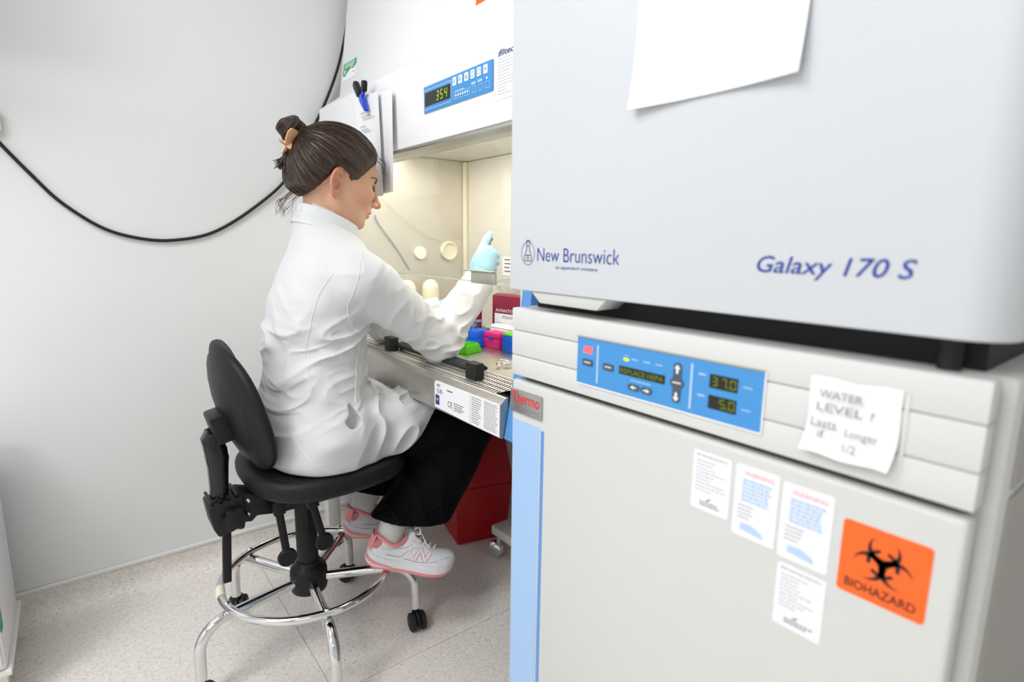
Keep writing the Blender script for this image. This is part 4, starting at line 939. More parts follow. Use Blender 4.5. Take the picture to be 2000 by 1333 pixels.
glass_mat('thin_film', (0.93, 0.94, 0.95), 0.06)
film_bag('plastic_bag', 'crumpled clear plastic bag lying on the maroon carton', (1.165, 1.50, ZS+HB+0.001), 0.032, 0.062, 0.026, 5, 'thin_film')
film_bag('plastic_bag', 'crumpled clear plastic wrap behind the blue tube rack', (1.062, 1.520, ZS+0.001), 0.012, 0.024, 0.028, 9, 'thin_film')
cd_ = thing('instruction_card', 'white printed card on the chamber back wall beside the glove', 'card', (1.2215, 1.60, 1.0))
FK = Face((1.2215, 0, 0), (0, -1, 0), (0, 0, 1))
mb = MB(); FK.plate(mb, -1.612, -1.545, 0.985, 1.052, 0.0005, 0.0012); mb.build('card', 'label_white', cd_)
mb = MB(); fineprint(mb, FK, -1.600, -1.555, 0.992, 1.046, 4, 0.0015, fill=0.3, ragged=0.5)
mb.build('printed_marks', 'print_black', cd_)
sz = thing('scissors', 'chrome scissors lying at the right of the work surface', 'scissors', (0.90, 1.16, ZS))
for k, (p0, p1) in enumerate((((0.905, 1.185), (0.985, 1.120)), ((0.872, 1.150), (0.985, 1.128)))):
    lp = [(p0[0]+0.015*math.cos(t_), p0[1]+0.012*math.sin(t_), ZS+0.006+0.004*k) for t_ in [2*math.pi*q/20 for q in range(20)]]
    b_ = MB().tube(lp, 0.0032, 8, closed=True); b_.tube([(p0[0]+0.010, p0[1]-0.008, ZS+0.006+0.004*k), (p1[0], p1[1], ZS+0.006+0.004*k)], [0.0035, 0.0018], 8)
    b_.build('blade', 'chrome', sz, smooth=True)
# ------------------------------------------------------------------ signed-distance modelling for the figure
def sub(a, b): return a-np.asarray(b, np.float32)
def ell(p, c, r, R=None):
    q = sub(p, c)
    if R is not None: q = q@np.asarray(R, np.float32)
    r = np.asarray(r, np.float32)
    k0 = np.sqrt(((q/r)**2).sum(-1)); k1 = np.sqrt(((q/(r*r))**2).sum(-1))
    return k0*(k0-1)/np.maximum(k1, 1e-6)
def cap(p, a, b, ra, rb, sy=1.0):
    a = np.asarray(a, np.float32); b = np.asarray(b, np.float32)
    pa = p-a; ba = b-a; t = np.clip((pa@ba)/(ba@ba), 0, 1)
    v = pa-t[:, None]*ba
    if sy != 1.0: v = v*np.array([1, sy, 1], np.float32)
    return np.sqrt((v*v).sum(-1))-(ra+(rb-ra)*t)
def smin(a, b, k):
    h = np.clip(0.5+0.5*(b-a)/k, 0, 1); return b+(a-b)*h-k*h*(1-h)
def smax(a, b, k): return -smin(-a, -b, k)
def plane(p, o, n):
    n = np.asarray(n, np.float32); n = n/np.linalg.norm(n); return (p-np.asarray(o, np.float32))@n
LAT = RNG.random((32, 32, 32)).astype(np.float32)
def vnoise(p):
    i = np.floor(p).astype(np.int32); f = (p-i).astype(np.float32); f = f*f*(3-2*f)
    i0 = i & 31; i1 = (i+1) & 31
    x0, y0, z0 = i0.T; x1, y1, z1 = i1.T; fx, fy, fz = f.T
    c00 = LAT[x0, y0, z0]*(1-fx)+LAT[x1, y0, z0]*fx; c10 = LAT[x0, y1, z0]*(1-fx)+LAT[x1, y1, z0]*fx
    c01 = LAT[x0, y0, z1]*(1-fx)+LAT[x1, y0, z1]*fx; c11 = LAT[x0, y1, z1]*(1-fx)+LAT[x1, y1, z1]*fx
    return (c00*(1-fy)+c10*fy)*(1-fz)+(c01*(1-fy)+c11*fy)*fz
def ridge(p): return 1-np.abs(2*vnoise(p)-1)
def gauss(x, s): return np.exp(-(x/s)**2)
def loft(p, Z, CX, A, B, cy, e=2.2):
    """upright body of elliptic sections; Z ascending"""
    zz = np.linspace(Z[0], Z[-1], 80)
    def sm(v):
        q = np.interp(zz, Z, v)
        for _ in range(3): q[1:-1] = (q[:-2]+2*q[1:-1]+q[2:])/4
        return q
    CX, A, B = sm(CX), sm(A), sm(B)
    z = p[:, 2]; cx = np.interp(z, zz, CX); a = np.interp(z, zz, A); b = np.interp(z, zz, B)
    u = np.abs((p[:, 0]-cx)/a); v = np.abs((p[:, 1]-cy)/b)
    k = (u**e+v**e)**(1/e)
    g = np.sqrt((u/a)**2+(v/b)**2)/np.maximum(np.sqrt(u*u+v*v), 1e-5)
    d = (k-1)/np.maximum(g, 1e-3)
    return np.maximum(d, np.maximum(z-Z[-1], Z[0]-z)).astype(np.float32)
def sdf_mesh(F, lo, hi, h, B=6):
    lo = np.array(lo, np.float32); hi = np.array(hi, np.float32)
    nb = np.ceil((hi-lo)/(h*B)).astype(int)
    ctr = np.stack(np.meshgrid(*[lo[i]+(np.arange(nb[i])+0.5)*B*h for i in range(3)], indexing='ij'), -1).reshape(-1, 3).astype(np.float32)
    dc = F(ctr)
    act = np.abs(dc) < 1.15*B*h+0.008
    D = np.empty((nb[0], B, nb[1], B, nb[2], B), np.float32)
    D[:] = np.where(dc < 0, -1, 1).reshape(nb[0], 1, nb[1], 1, nb[2], 1)
    off = np.stack(np.meshgrid(*[np.arange(B)]*3, indexing='ij'), -1).reshape(-1, 3)*h
    bi = np.argwhere(act.reshape(tuple(nb)))
    for s0 in range(0, len(bi), 1500):
        q = bi[s0:s0+1500]
        P_ = (lo+q[:, None, :]*(B*h)+off[None]).reshape(-1, 3).astype(np.float32)
        v = F(P_).reshape(len(q), B, B, B)
        D[q[:, 0], :, q[:, 1], :, q[:, 2], :] = v
    D = D.reshape(nb[0]*B, nb[1]*B, nb[2]*B)
    s = D < 0
    c = np.zeros(tuple(np.array(D.shape)-1), np.uint8)
    for dx in (0, 1):
        for dy in (0, 1):
            for dz in (0, 1): c += s[dx:D.shape[0]-1+dx, dy:D.shape[1]-1+dy, dz:D.shape[2]-1+dz]
    cells = np.argwhere((c > 0) & (c < 8))
    idx = -np.ones(c.shape, np.int32); idx[cells[:, 0], cells[:, 1], cells[:, 2]] = np.arange(len(cells))
    cor = np.array([(x, y, z) for x in (0, 1) for y in (0, 1) for z in (0, 1)])
    dv = [D[cells[:, 0]+o[0], cells[:, 1]+o[1], cells[:, 2]+o[2]] for o in cor]
    acc = np.zeros((len(cells), 3)); cnt = np.zeros(len(cells))
    for a in range(8):
        for b in range(a+1, 8):
            if np.abs(cor[a]-cor[b]).sum() != 1: continue
            cr = (dv[a] < 0) != (dv[b] < 0)
            t = np.where(cr, dv[a]/np.where(cr, dv[a]-dv[b], 1), 0)
            acc += np.where(cr[:, None], cor[a]+t[:, None]*(cor[b]-cor[a]), 0); cnt += cr
    V = lo+h*(cells+acc/cnt[:, None])
    Q = []
    for ax in range(3):
        o1, o2 = [(1, 2), (2, 0), (0, 1)][ax]
        sl0 = [slice(1, n-1) for n in D.shape]; sl0[ax] = slice(0, D.shape[ax]-1); sl1 = list(sl0); sl1[ax] = slice(1, D.shape[ax])
        s0, s1 = s[tuple(sl0)], s[tuple(sl1)]
        e = np.argwhere(s0 != s1); fl = s0[e[:, 0], e[:, 1], e[:, 2]]
        st = np.ones(3, int); st[ax] = 0; e = e+st
        d1 = np.zeros(3, int); d1[o1] = 1; d2 = np.zeros(3, int); d2[o2] = 1
        g = lambda q: idx[q[:, 0], q[:, 1], q[:, 2]]
        quad = np.stack([g(e-d1-d2), g(e-d2), g(e), g(e-d1)], 1)
        quad[~fl] = quad[~fl][:, ::-1]
        Q.append(quad)
    Q = np.concatenate(Q); Q = Q[(Q >= 0).all(1)]
    return V, Q
def relax(V, Q, n=2, lam=0.5):
    E = np.concatenate([Q[:, [0, 1]], Q[:, [1, 2]], Q[:, [2, 3]], Q[:, [3, 0]]]); E = np.concatenate([E, E[:, ::-1]])
    cnt = np.bincount(E[:, 0], minlength=len(V))
    for _ in range(n):
        S = np.stack([np.bincount(E[:, 0], V[E[:, 1], i], minlength=len(V)) for i in range(3)], 1)
        V = V+lam*(S/np.maximum(cnt, 1)[:, None]-V)
    return V
def np_mesh(name, V, Q, m, parent=None, loc=(0, 0, 0), attrs=None):
    off = np.array(wloc(parent) if parent is not None else loc)
    me = bpy.data.meshes.new(name)
    me.vertices.add(len(V)); me.vertices.foreach_set('co', (np.asarray(V)-off).astype(np.float32).ravel())
    me.loops.add(Q.size); me.loops.foreach_set('vertex_index', Q.astype(np.int32).ravel())
    me.polygons.add(len(Q)); me.polygons.foreach_set('loop_start', np.arange(0, Q.size, 4, dtype=np.int32)); me.polygons.foreach_set('loop_total', np.full(len(Q), 4, np.int32))
    me.polygons.foreach_set('use_smooth', np.ones(len(Q), bool))
    me.update(calc_edges=True); me.validate()
    for k, a in (attrs or {}).items():
        if a.shape[1] == 4: at = me.attributes.new(k, 'FLOAT_COLOR', 'POINT'); at.data.foreach_set('color', a.astype(np.float32).ravel())
        else: at = me.attributes.new(k, 'FLOAT_VECTOR', 'POINT'); at.data.foreach_set('vector', a.astype(np.float32).ravel())
    me.materials.append(MATS[m])
    o = bpy.data.objects.new(name, me); COL.objects.link(o)
    if parent is not None: o.parent = parent
    else: o.location = off
    return o
def bvh_of(V, Q): return BVHTree.FromPolygons([tuple(v) for v in V.tolist()], Q.tolist())

# ------------------------------------------------------------------ materials of the figure
def attr_skin():
    m = bpy.data.materials.new('skin'); m.use_nodes = True; nt = m.node_tree; b = nt.nodes['Principled BSDF']
    a = nt.nodes.new('ShaderNodeAttribute'); a.attribute_name = 'tint'
    n = nt.nodes.new('ShaderNodeTexNoise'); n.inputs['Scale'].default_value = 120; n.inputs['Detail'].default_value = 3
    tc = nt.nodes.new('ShaderNodeTexCoord'); nt.links.new(tc.outputs['Object'], n.inputs['Vector'])
    mx = nt.nodes.new('ShaderNodeMix'); mx.data_type = 'RGBA'; mx.blend_type = 'MULTIPLY'; mx.inputs['Factor'].default_value = 0.12
    nt.links.new(a.outputs['Color'], mx.inputs['A']); nt.links.new(n.outputs['Color'], mx.inputs['B']); nt.links.new(mx.outputs['Result'], b.inputs['Base Color'])
    b.inputs['Roughness'].default_value = 0.48; b.inputs['Subsurface Weight'].default_value = 0.12; b.inputs['Subsurface Radius'].default_value = (0.008, 0.003, 0.002); b.inputs['Subsurface Scale'].default_value = 0.6
    MATS['skin'] = m
attr_skin()
def hair_mat():
    m = bpy.data.materials.new('hair'); m.use_nodes = True; nt = m.node_tree; b = nt.nodes['Principled BSDF']
    a = nt.nodes.new('ShaderNodeAttribute'); a.attribute_name = 'strand'
    n = nt.nodes.new('ShaderNodeTexNoise'); n.inputs['Scale'].default_value = 1.0; n.inputs['Detail'].default_value = 4; n.inputs['Roughness'].default_value = 0.65
    nt.links.new(a.outputs['Vector'], n.inputs['Vector'])
    r = nt.nodes.new('ShaderNodeValToRGB'); r.color_ramp.elements[0].position = 0.32; r.color_ramp.elements[1].position = 0.72
    r.color_ramp.elements[0].color = srgb(22, 15, 12)+(1,); r.color_ramp.elements[1].color = srgb(80, 57, 44)+(1,)
    nt.links.new(n.outputs['Fac'], r.inputs['Fac']); nt.links.new(r.outputs['Color'], b.inputs['Base Color'])
    bp = nt.nodes.new('ShaderNodeBump'); bp.inputs['Strength'].default_value = 0.6; bp.inputs['Distance'].default_value = 0.002
    nt.links.new(n.outputs['Fac'], bp.inputs['Height']); nt.links.new(bp.outputs['Normal'], b.inputs['Normal'])
    b.inputs['Roughness'].default_value = 0.42; b.inputs['Specular IOR Level'].default_value = 0.6
    MATS['hair'] = m
hair_mat()
mat('strand', srgb(40, 27, 21), 0.35)
mat('strand_light', srgb(84, 60, 45), 0.35)
mat('brow', srgb(112, 80, 62), 0.7)
mat('lash', (0.01, 0.008, 0.007), 0.5)
mat('coat', srgb(213, 214, 216), 0.75, bump=0.10, bscale=900, sheen=0.1)
mat('seam', srgb(228, 228, 230), 0.8)
mat('pocket_lining', srgb(226, 222, 208), 0.8)
mat('shirt', srgb(206, 206, 200), 0.8, var=0.12, vscale=260)
mat('trousers', (0.004, 0.004, 0.0045), 0.8, bump=0.15, bscale=700, spec=0.12)
mat('glove', srgb(164, 212, 232), 0.42, bump=0.12, bscale=120)
mat('sock', srgb(216, 214, 210), 0.85, bump=0.2, bscale=800)
mat('shoe_white', srgb(226, 226, 232), 0.5, bump=0.05, bscale=300)
mat('shoe_pink', srgb(238, 150, 152), 0.45)
mat('shoe_line', srgb(150, 150, 156), 0.6)
mat('lace', srgb(232, 226, 216), 0.8)
mat('clip_peach', srgb(232, 178, 132), 0.4)

# ------------------------------------------------------------------ figure: key points
CY = 1.43
HS = 1.06; HP = math.radians(15); HYAW = math.radians(-6)
H0 = np.array([0.552, CY, 1.268], np.float32)
_cp, _sp, _cy, _sy = math.cos(HP), math.sin(HP), math.cos(HYAW), math.sin(HYAW)
HX = np.array([_cp*_cy, _cp*_sy, -_sp]); HYv = np.array([-_sy, _cy, 0.0]); HZ = np.cross(HX, HYv)
HR = np.stack([HX, HYv, HZ], 1).astype(np.float32)      # columns: local axes in the world
def to_head(p): return ((p-H0)@HR)/HS
def from_head(q): return (np.asarray(q, np.float32)*HS)@HR.T+H0
def cranium(q): return smin(ell(q, (-0.004, 0, 0.022), (0.094, 0.075, 0.083)), ell(q, (-0.035, 0, -0.004), (0.068, 0.066, 0.062)), 0.03)
EARC = (-0.004, 0.0)
def head_sdf(q):
    y = np.abs(q[:, 1]); m = np.stack([q[:, 0], y, q[:, 2]], 1)
    d = cranium(q)
    d = smin(d, ell(q, (0.028, 0, -0.028), (0.064, 0.061, 0.080)), 0.022)
    d = smin(d, ell(q, (0.036, 0, -0.076), (0.046, 0.046, 0.040)), 0.024)
    d = smin(d, cap(m, (0.000, 0.052, -0.052), (0.060, 0.024, -0.098), 0.014, 0.013), 0.026)
    d = smin(d, ell(q, (0.076, 0, -0.100), (0.015, 0.019, 0.014)), 0.018)
    d = smin(d, ell(m, (0.058, 0.036, -0.030), (0.026, 0.021, 0.024)), 0.024)
    d = smin(d, ell(q, (0.074, 0, 0.016), (0.017, 0.046, 0.013)), 0.020)
    d = smax(d, -ell(m, (0.097, 0.033, -0.006), (0.018, 0.020, 0.012)), 0.014)
    d = smin(d, ell(m, (0.0690, 0.0315, -0.006), (0.0150, 0.0155, 0.0125)), 0.006)
    d = smin(d, cap(q, (0.082, 0, 0.004), (0.1080, 0, -0.038), 0.0075, 0.0095), 0.014)
    d = smin(d, ell(q, (0.1125, 0, -0.0425), (0.0105, 0.0100, 0.0090)), 0.008)
    d = smin(d, ell(m, (0.0985, 0.0125, -0.0465), (0.0100, 0.0070, 0.0070)), 0.006)
    d = smax(d, -ell(m, (0.1040, 0.0070, -0.0525), (0.0060, 0.0032, 0.0030)), 0.004)
    d = smin(d, ell(q, (0.082, 0, -0.066), (0.0150, 0.026, 0.016)), 0.014)
    d = smin(d, ell(q, (0.0945, 0, -0.0665), (0.0070, 0.0190, 0.0048)), 0.005)
    d = smin(d, ell(q, (0.0915, 0, -0.0775), (0.0072, 0.0165, 0.0055)), 0.005)
    d = smax(d, -cap(m, (0.1010, 0.0, -0.0722), (0.0900, 0.0225, -0.0728), 0.0016, 0.0014), 0.003)
    return d
def ear_sdf(q):
    y = np.abs(q[:, 1])
    # ear frame: e1 back-outwards, e2 outwards normal, e3 up (leaning back)
    a = math.radians(24); o = np.array([-0.004, 0.0690, -0.029], np.float32)
    p = np.stack([q[:, 0], y, q[:, 2]], 1)-o
    f = np.array([-math.cos(a), math.sin(a), 0]); nrm = np.array([math.sin(a), math.cos(a), 0]); u_ = np.array([-0.06, 0, 0.998])
    x, z, n = p@f.astype(np.float32), p@u_.astype(np.float32), p@nrm.astype(np.float32)
    x = x-0.012
    # outline narrows to the lobe
    wx = np.where(z > 0, 0.0165, 0.0165-0.0045*np.clip(-z/0.03, 0, 1)); hz = 0.0300
    k = np.sqrt((x/wx)**2+(z/hz)**2)
    ring = np.sqrt(((k-0.88)*0.0160)**2+(n-0.0050)**2)-0.0034
    front = np.clip((-x-0.004)/0.006, 0, 1)*np.clip((z+0.012)/0.01, 0, 1)*np.clip((0.016-z)/0.008, 0, 1)
    ring = ring+front*0.004
    disc = np.maximum((k-0.92)*0.014, np.abs(n+0.0005)-0.0022)
    anti = np.sqrt(((np.sqrt(((x-0.000)/0.0096)**2+((z+0.001)/0.0185)**2)-0.95)*0.0105)**2+(n-0.0035)**2)-0.0024
    anti = anti+np.clip((-x-0.001)/0.004, 0, 1)*0.006
    lobe = np.sqrt((x+0.004)**2+(z+0.0270)**2*1.1+((n-0.001)*1.8)**2)-0.0090
    trag = np.sqrt((x+0.0125)**2*1.2+(z+0.0065)**2*0.6+(n-0.0015)**2)-0.0052
    d = smin(ring, disc, 0.003); d = smin(d, anti, 0.002); d = smin(d, lobe, 0.005); d = smin(d, trag, 0.003)
    con = ell(np.stack([x, z, n], 1), (-0.003, -0.006, 0.004), (0.0072, 0.0105, 0.0085))
    return smax(d, -con, 0.002)
NK0, NK1 = (0.500, CY, 1.075), (0.522, CY, 1.215)
def skin_sdf(p):
    q = to_head(p)
    d = head_sdf(q); d = smin(d, ear_sdf(q), 0.004)*HS
    n = cap(p, NK0, NK1, 0.058, 0.050)
    n = smin(n, cap(p, (0.560, CY-0.012, 1.075), (0.535, CY-0.055, 1.195), 0.013, 0.012), 0.03)
    return smin(d, n, 0.022)
lo = from_head([(0, 0, 0)])[0]+np.array([-0.14, -0.105, -0.19]); hi = from_head([(0, 0, 0)])[0]+np.array([0.165, 0.105, 0.155])
Vs, Qs = sdf_mesh(skin_sdf, lo, hi, 0.00130)
Vs = relax(Vs, Qs, 1, 0.4)
ql = to_head(Vs.astype(np.float32))
# skin tint: warmer ears, nose, cheeks; lips
base = np.array(srgb(219, 170, 142)); warm = np.array(srgb(212, 136, 108)); lip = np.array(srgb(190, 100, 90))
ya = np.abs(ql[:, 1])
wr = np.clip(0.7*gauss(np.sqrt((ql[:, 0]-0.110)**2+ya**2+(ql[:, 2]+0.043)**2), 0.020)+0.45*gauss(np.sqrt((ql[:, 0]-0.07)**2+(ya-0.045)**2+(ql[:, 2]+0.04)**2), 0.028)+0.75*np.clip((ya-0.068)/0.008, 0, 1)*(np.abs(ql[:, 0]+0.01) < 0.035)+0.3*gauss(np.sqrt((ql[:, 0]-0.085)**2+ya**2+(ql[:, 2]+0.1)**2), 0.02), 0, 1)
wl = np.clip(1.6-np.sqrt(((ya)/0.0215)**2+((ql[:, 2]+0.0722)/0.0098)**2)*1.3, 0, 1)*(ql[:, 0] > 0.080)
colv = base*(1-wr[:, None])+warm*wr[:, None]; colv = colv*(1-wl[:, None])+lip*wl[:, None]
# the body under the clothes, coarse, closed into the same mesh
TZ = [0.50, 0.56, 0.64, 0.72, 0.80, 0.88, 0.96, 1.03, 1.075, 1.11, 1.14, 1.172]
TCX = [0.475, 0.475, 0.470, 0.470, 0.474, 0.484, 0.500, 0.516, 0.522, 0.518, 0.512, 0.508]
TA = [0.116, 0.132, 0.132, 0.122, 0.116, 0.118, 0.120, 0.108, 0.092, 0.080, 0.072, 0.066]
TB = [0.170, 0.196, 0.192, 0.172, 0.160, 0.160, 0.168, 0.164, 0.130, 0.092, 0.076, 0.070]
RSH, REL, RWR = np.array([0.545, 1.282, 1.006]), np.array([0.764, 1.285, 0.840]), np.array([0.896, 1.300, 0.985])
LSH, LEL, LWR = np.array([0.545, 1.578, 1.010]), np.array([0.780, 1.635, 0.838]), np.array([0.935, 1.570, 0.880])
RHIP, RKN, RAN = (0.47, 1.345, 0.615), (0.905, 1.345, 0.565), (0.700, 1.328, 0.410)
LHIP, LKN, LAN = (0.47, 1.520, 0.615), (0.905, 1.525, 0.565), (0.700, 1.510, 0.415)
def body_sdf(p):
    d = loft(p, TZ, TCX, [max(0.04, a-0.040) for a in TA], [max(0.04, b-0.036) for b in TB], CY)
    for a, b, c in ((RSH, REL, RWR), (LSH, LEL, LWR)):
        d = smin(d, cap(p, a, b, 0.042, 0.034), 0.03); d = smin(d, cap(p, b, b+(c-b)*0.55, 0.034, 0.030), 0.01)
    for a, b, c in ((RHIP, RKN, RAN), (LHIP, LKN, LAN)):
        d = smin(d, cap(p, a, b, 0.058, 0.045), 0.03); d = smin(d, cap(p, b, c, 0.045, 0.030), 0.01)
    return np.maximum(d, p[:, 2]-1.09)
Vb, Qb = sdf_mesh(body_sdf, (0.30, 1.18, 0.28), (1.0, 1.72, 1.12), 0.009)
Vall = np.concatenate([Vs, Vb]); Qall = np.concatenate([Qs, Qb+len(Vs)])
tint = np.ones((len(Vall), 4)); tint[:len(Vs), :3] = colv; tint[len(Vs):, :3] = base
person = np_mesh('person', Vall, Qall, 'skin', loc=(0.47, CY, 0.555), attrs={'tint': tint})
tag(person, 'person in white lab coat and black trousers seated at the safety cabinet', 'person')
skin_bvh = bvh_of(Vs, Qs)
def snap(ptsl, off):
    """head-space points drawn onto the skin"""
    out = []
    for q in ptsl:
        w_ = from_head([q])[0]; co, nr, _, _ = skin_bvh.find_nearest(Vector(w_.tolist())); out.append(co+nr*off)
    return out
# brows and lashes
for s_ in (-1, 1):
    br_ = snap([(0.088, s_*0.014, 0.006), (0.088, s_*0.024, 0.010), (0.083, s_*0.034, 0.013), (0.074, s_*0.044, 0.012), (0.064, s_*0.051, 0.007)], 0.0001)
    MB().tube(bez(br_, 4), [0.0012+0.0012*math.sin(math.pi*min(1, 0.15+k/18)) for k in range(17)], 6).build('eyebrow', 'brow', person, smooth=True)
    ls = snap([(0.0835, s_*0.0195, -0.0105), (0.0850, s_*0.026, -0.0130), (0.0830, s_*0.034, -0.0135), (0.0765, s_*0.041, -0.0115), (0.071, s_*0.0455, -0.008)], 0.0003)
    lash = MB().tube(bez(ls, 4), 0.0009, 6)
    cen = from_head([(0.069, s_*0.0315, -0.006)])[0]
    for k, q in enumerate(bez(ls, 4)):
        if k < 3: continue
        dr = (q-Vector(cen.tolist())).normalized(); e1 = q+dr*0.004+Vector((0, 0, -0.0025)); e2 = q+dr*0.0068+Vector((0, 0, -0.0022))
        lash.tube([q, e1, e2], [0.0005, 0.0004, 0.0002], 4)
    lash.build('eyelashes', 'lash', person)
# ------------------------------------------------------------------ hair
BUN = np.array([-0.100, 0.0, 0.052], np.float32)       # where the hair is gathered
HBX = [-0.14, -0.09, -0.065, -0.052, -0.036, -0.022, -0.006, 0.008, 0.020, 0.034, 0.050, 0.064, 0.078, 0.092, 0.12]
HBZ = [-0.085, -0.080, -0.074, -0.060, -0.034, -0.006, 0.004, -0.004, -0.016, -0.010, 0.012, 0.030, 0.046, 0.060, 0.066]
axb = BUN-np.array([0.0, 0, 0.0], np.float32); axb = axb/np.linalg.norm(axb)
e1b = np.cross(axb, [0, 1, 0]); e1b = e1b/np.linalg.norm(e1b); e2b = np.cross(axb, e1b)
def strand_uv(q):
    v = q-np.array([-0.012, 0, 0.01], np.float32); t = v@axb.astype(np.float32); a = v@e1b.astype(np.float32); b = v@e2b.astype(np.float32)
    r = np.sqrt(a*a+b*b)+1e-6
    return a/r, b/r, np.arctan2(r, t)
def hair_sdf(p):
    q = to_head(p)
    zb = np.interp(q[:, 0], HBX, HBZ)
    ca_, cb_, th = strand_uv(q)
    g = q[:, 2]-zb+(vnoise(np.stack([ca_*34+9, cb_*34+4, th*3], 1))-0.5)*0.006
    st_ = ridge(np.stack([ca_*13+7, cb_*13+3, th*1.2+5], 1))*0.0022
    t = np.clip(g*0.45, -0.006, 0.0085)+st_*np.clip(g*40, 0, 1)*np.clip((th-0.15)*3, 0, 1)
    sk = smin(cranium(q), ell(q, (0.028, 0, -0.028), (0.064, 0.061, 0.080)), 0.022)
    sk = smin(sk, ell(q, (-0.060, 0, -0.040), (0.036, 0.050, 0.038)), 0.03)
    d = (sk-t)
    d = np.maximum(d, -g-0.002)
    d = smin(d, cap(q, (-0.068, 0, 0.040), (-0.100, 0, 0.054), 0.032, 0.019), 0.016)
    return d*HS
Vh, Qh = sdf_mesh(hair_sdf, lo-np.array([0.02, 0, -0.05]), hi+np.array([0, 0, 0.03]), 0.0019)
qh = to_head(Vh.astype(np.float32)); ca_, cb_, th = strand_uv(qh)
hair = np_mesh('hair', Vh, Qh, 'hair', person, attrs={'strand': np.stack([ca_*26, cb_*26, th*1.6], 1)})
hair_bvh = bvh_of(Vh, Qh)
# loose strands over the swept-back hair
sm_ = MB(); sl_ = MB(); rnd = random.Random(21)
cen = np.array([-0.012, 0, 0.01])
for k in range(640):
    ph = rnd.uniform(0, 2*math.pi); thm = rnd.uniform(1.0, 2.3); th0 = rnd.uniform(0.20, 0.6)
    pts = []
    wob = rnd.uniform(-0.10, 0.10); edge = rnd.uniform(-0.006, 0.0025)
    for j in range(13):
        t_ = thm+(th0-thm)*j/12; a = ph+wob*math.sin(j/12*math.pi)
        dvec = axb*math.cos(t_)+(e1b*math.cos(a)+e2b*math.sin(a))*math.sin(t_)
        q = cen+dvec*0.10; zb = np.interp(q[0], HBX, HBZ)
        if q[2] < zb-edge: continue
        w_ = from_head([q])[0]; co, nr, _, ds = hair_bvh.find_nearest(Vector(w_.tolist())); c2, n2, _, d2 = skin_bvh.find_nearest(Vector(w_.tolist()))
        if q[2] < zb+0.003: co, nr = c2, n2
        pts.append(co+nr*rnd.uniform(0.0002, 0.0008))
    if len(pts) >= 5: (sl_ if rnd.random() < 0.22 else sm_).tube(pts, [0.00018]+[0.00040]*(len(pts)-1), 4, cap=False)
tag(sm_.build('hair_strands', 'strand', hair), kind='stuff'); tag(sl_.build('hair_strands', 'strand_light', hair), kind='stuff')
# bun: a coil of hair
BC = np.array([-0.117, 0.0, 0.063], np.float32); BAX = np.array([-0.62, -0.15, 0.77], np.float32); BAX /= np.linalg.norm(BAX)
BU = np.cross(BAX, [0, 1, 0]).astype(np.float32); BU /= np.linalg.norm(BU); BV = np.cross(BAX, BU).astype(np.float32)
def bun_polar(q):
    v = q-BC; t = v@BAX; a = v@BU; b = v@BV
    return np.arctan2(b, a), np.arctan2(np.sqrt(a*a+b*b), t), np.sqrt((v*v).sum(-1))
def bun_sdf(p):
    q = to_head(p); ph, th, r = bun_polar(q)
    tw = ph+1.9*th
    lobes = 0.0024*np.cos(3*tw)+0.0009*np.cos(11*tw+1)
    dip = 0.004*gauss(th-0.15, 0.42)
    d = ell(q, BC, (0.0300, 0.0270, 0.0300))-lobes*np.sin(th)+dip
    return d*HS
bl = from_head([BC])[0]
Vn, Qn = sdf_mesh(bun_sdf, bl-0.042, bl+0.042, 0.0014)
ph, th, _ = bun_polar(to_head(Vn.astype(np.float32))); tw = ph+1.9*th
bunm = np_mesh('hair_bun', Vn, Qn, 'hair', hair, attrs={'strand': np.stack([np.cos(tw)*9, np.sin(tw)*9, th*0.8], 1)})
bs_ = MB(); bl_ = MB()
for k in range(90):
    t0 = rnd.uniform(0, 6.28); a0 = rnd.uniform(0.5, 1.0); a1 = rnd.uniform(1.5, 2.5); pts = []
    for j in range(14):
        th_ = a0+(a1-a0)*j/13; ph_ = t0-1.9*th_
        dv_ = BAX*math.cos(th_)+(BU*math.cos(ph_)+BV*math.sin(ph_))*math.sin(th_)
        r_ = 1/np.sqrt(((dv_/np.array([0.0300, 0.0270, 0.0300]))**2).sum()); lob = (0.0024*math.cos(3*t0)+0.0009*math.cos(11*t0+1))*math.sin(th_)
        pts.append(Vector(from_head([BC+dv_*(r_+lob+rnd.uniform(0, 0.0004))])[0].tolist()))
    (bl_ if rnd.random() < 0.3 else bs_).tube(pts, 0.0005, 4, cap=False)
tag(bs_.build('bun_strands', 'strand', hair), kind='stuff'); tag(bl_.build('bun_strands', 'strand_light', hair), kind='stuff')
# wisps at the nape, the tail under the clip and a few at the brow
wp = MB(); wl_ = MB()
for k in range(26):
    a = rnd.uniform(-0.045, 0.030); s0 = np.array([-0.075+rnd.uniform(-.012, .012), a, -0.068])
    pts = [from_head([s0])[0], from_head([s0+np.array([-0.012, rnd.uniform(-.01, .01), -0.018])])[0], from_head([s0+np.array([-0.022+rnd.uniform(-.008, .008), rnd.uniform(-.02, .02), -0.036])])[0], from_head([s0+np.array([-0.018+rnd.uniform(-.016, .012), rnd.uniform(-.03, .03), -0.055+rnd.uniform(-.012, .012)])])[0]]
    wl_.tube(bez([Vector(q.tolist()) for q in pts], 4), 0.0004, 4, cap=False)
for k in range(46):
    s0 = np.array([-0.104+rnd.uniform(-.006, .006), rnd.uniform(-.016, .010), 0.022])
    pts = [s0, s0+np.array([-0.012+rnd.uniform(-.004, .004), rnd.uniform(-.004, .004), -0.022]), s0+np.array([-0.022+rnd.uniform(-.008, .006), rnd.uniform(-.008, .008), -0.046+rnd.uniform(-.012, .008)])]
    wp.tube(bez([Vector(from_head([q])[0].tolist()) for q in pts], 4), 0.0009, 4, cap=False)
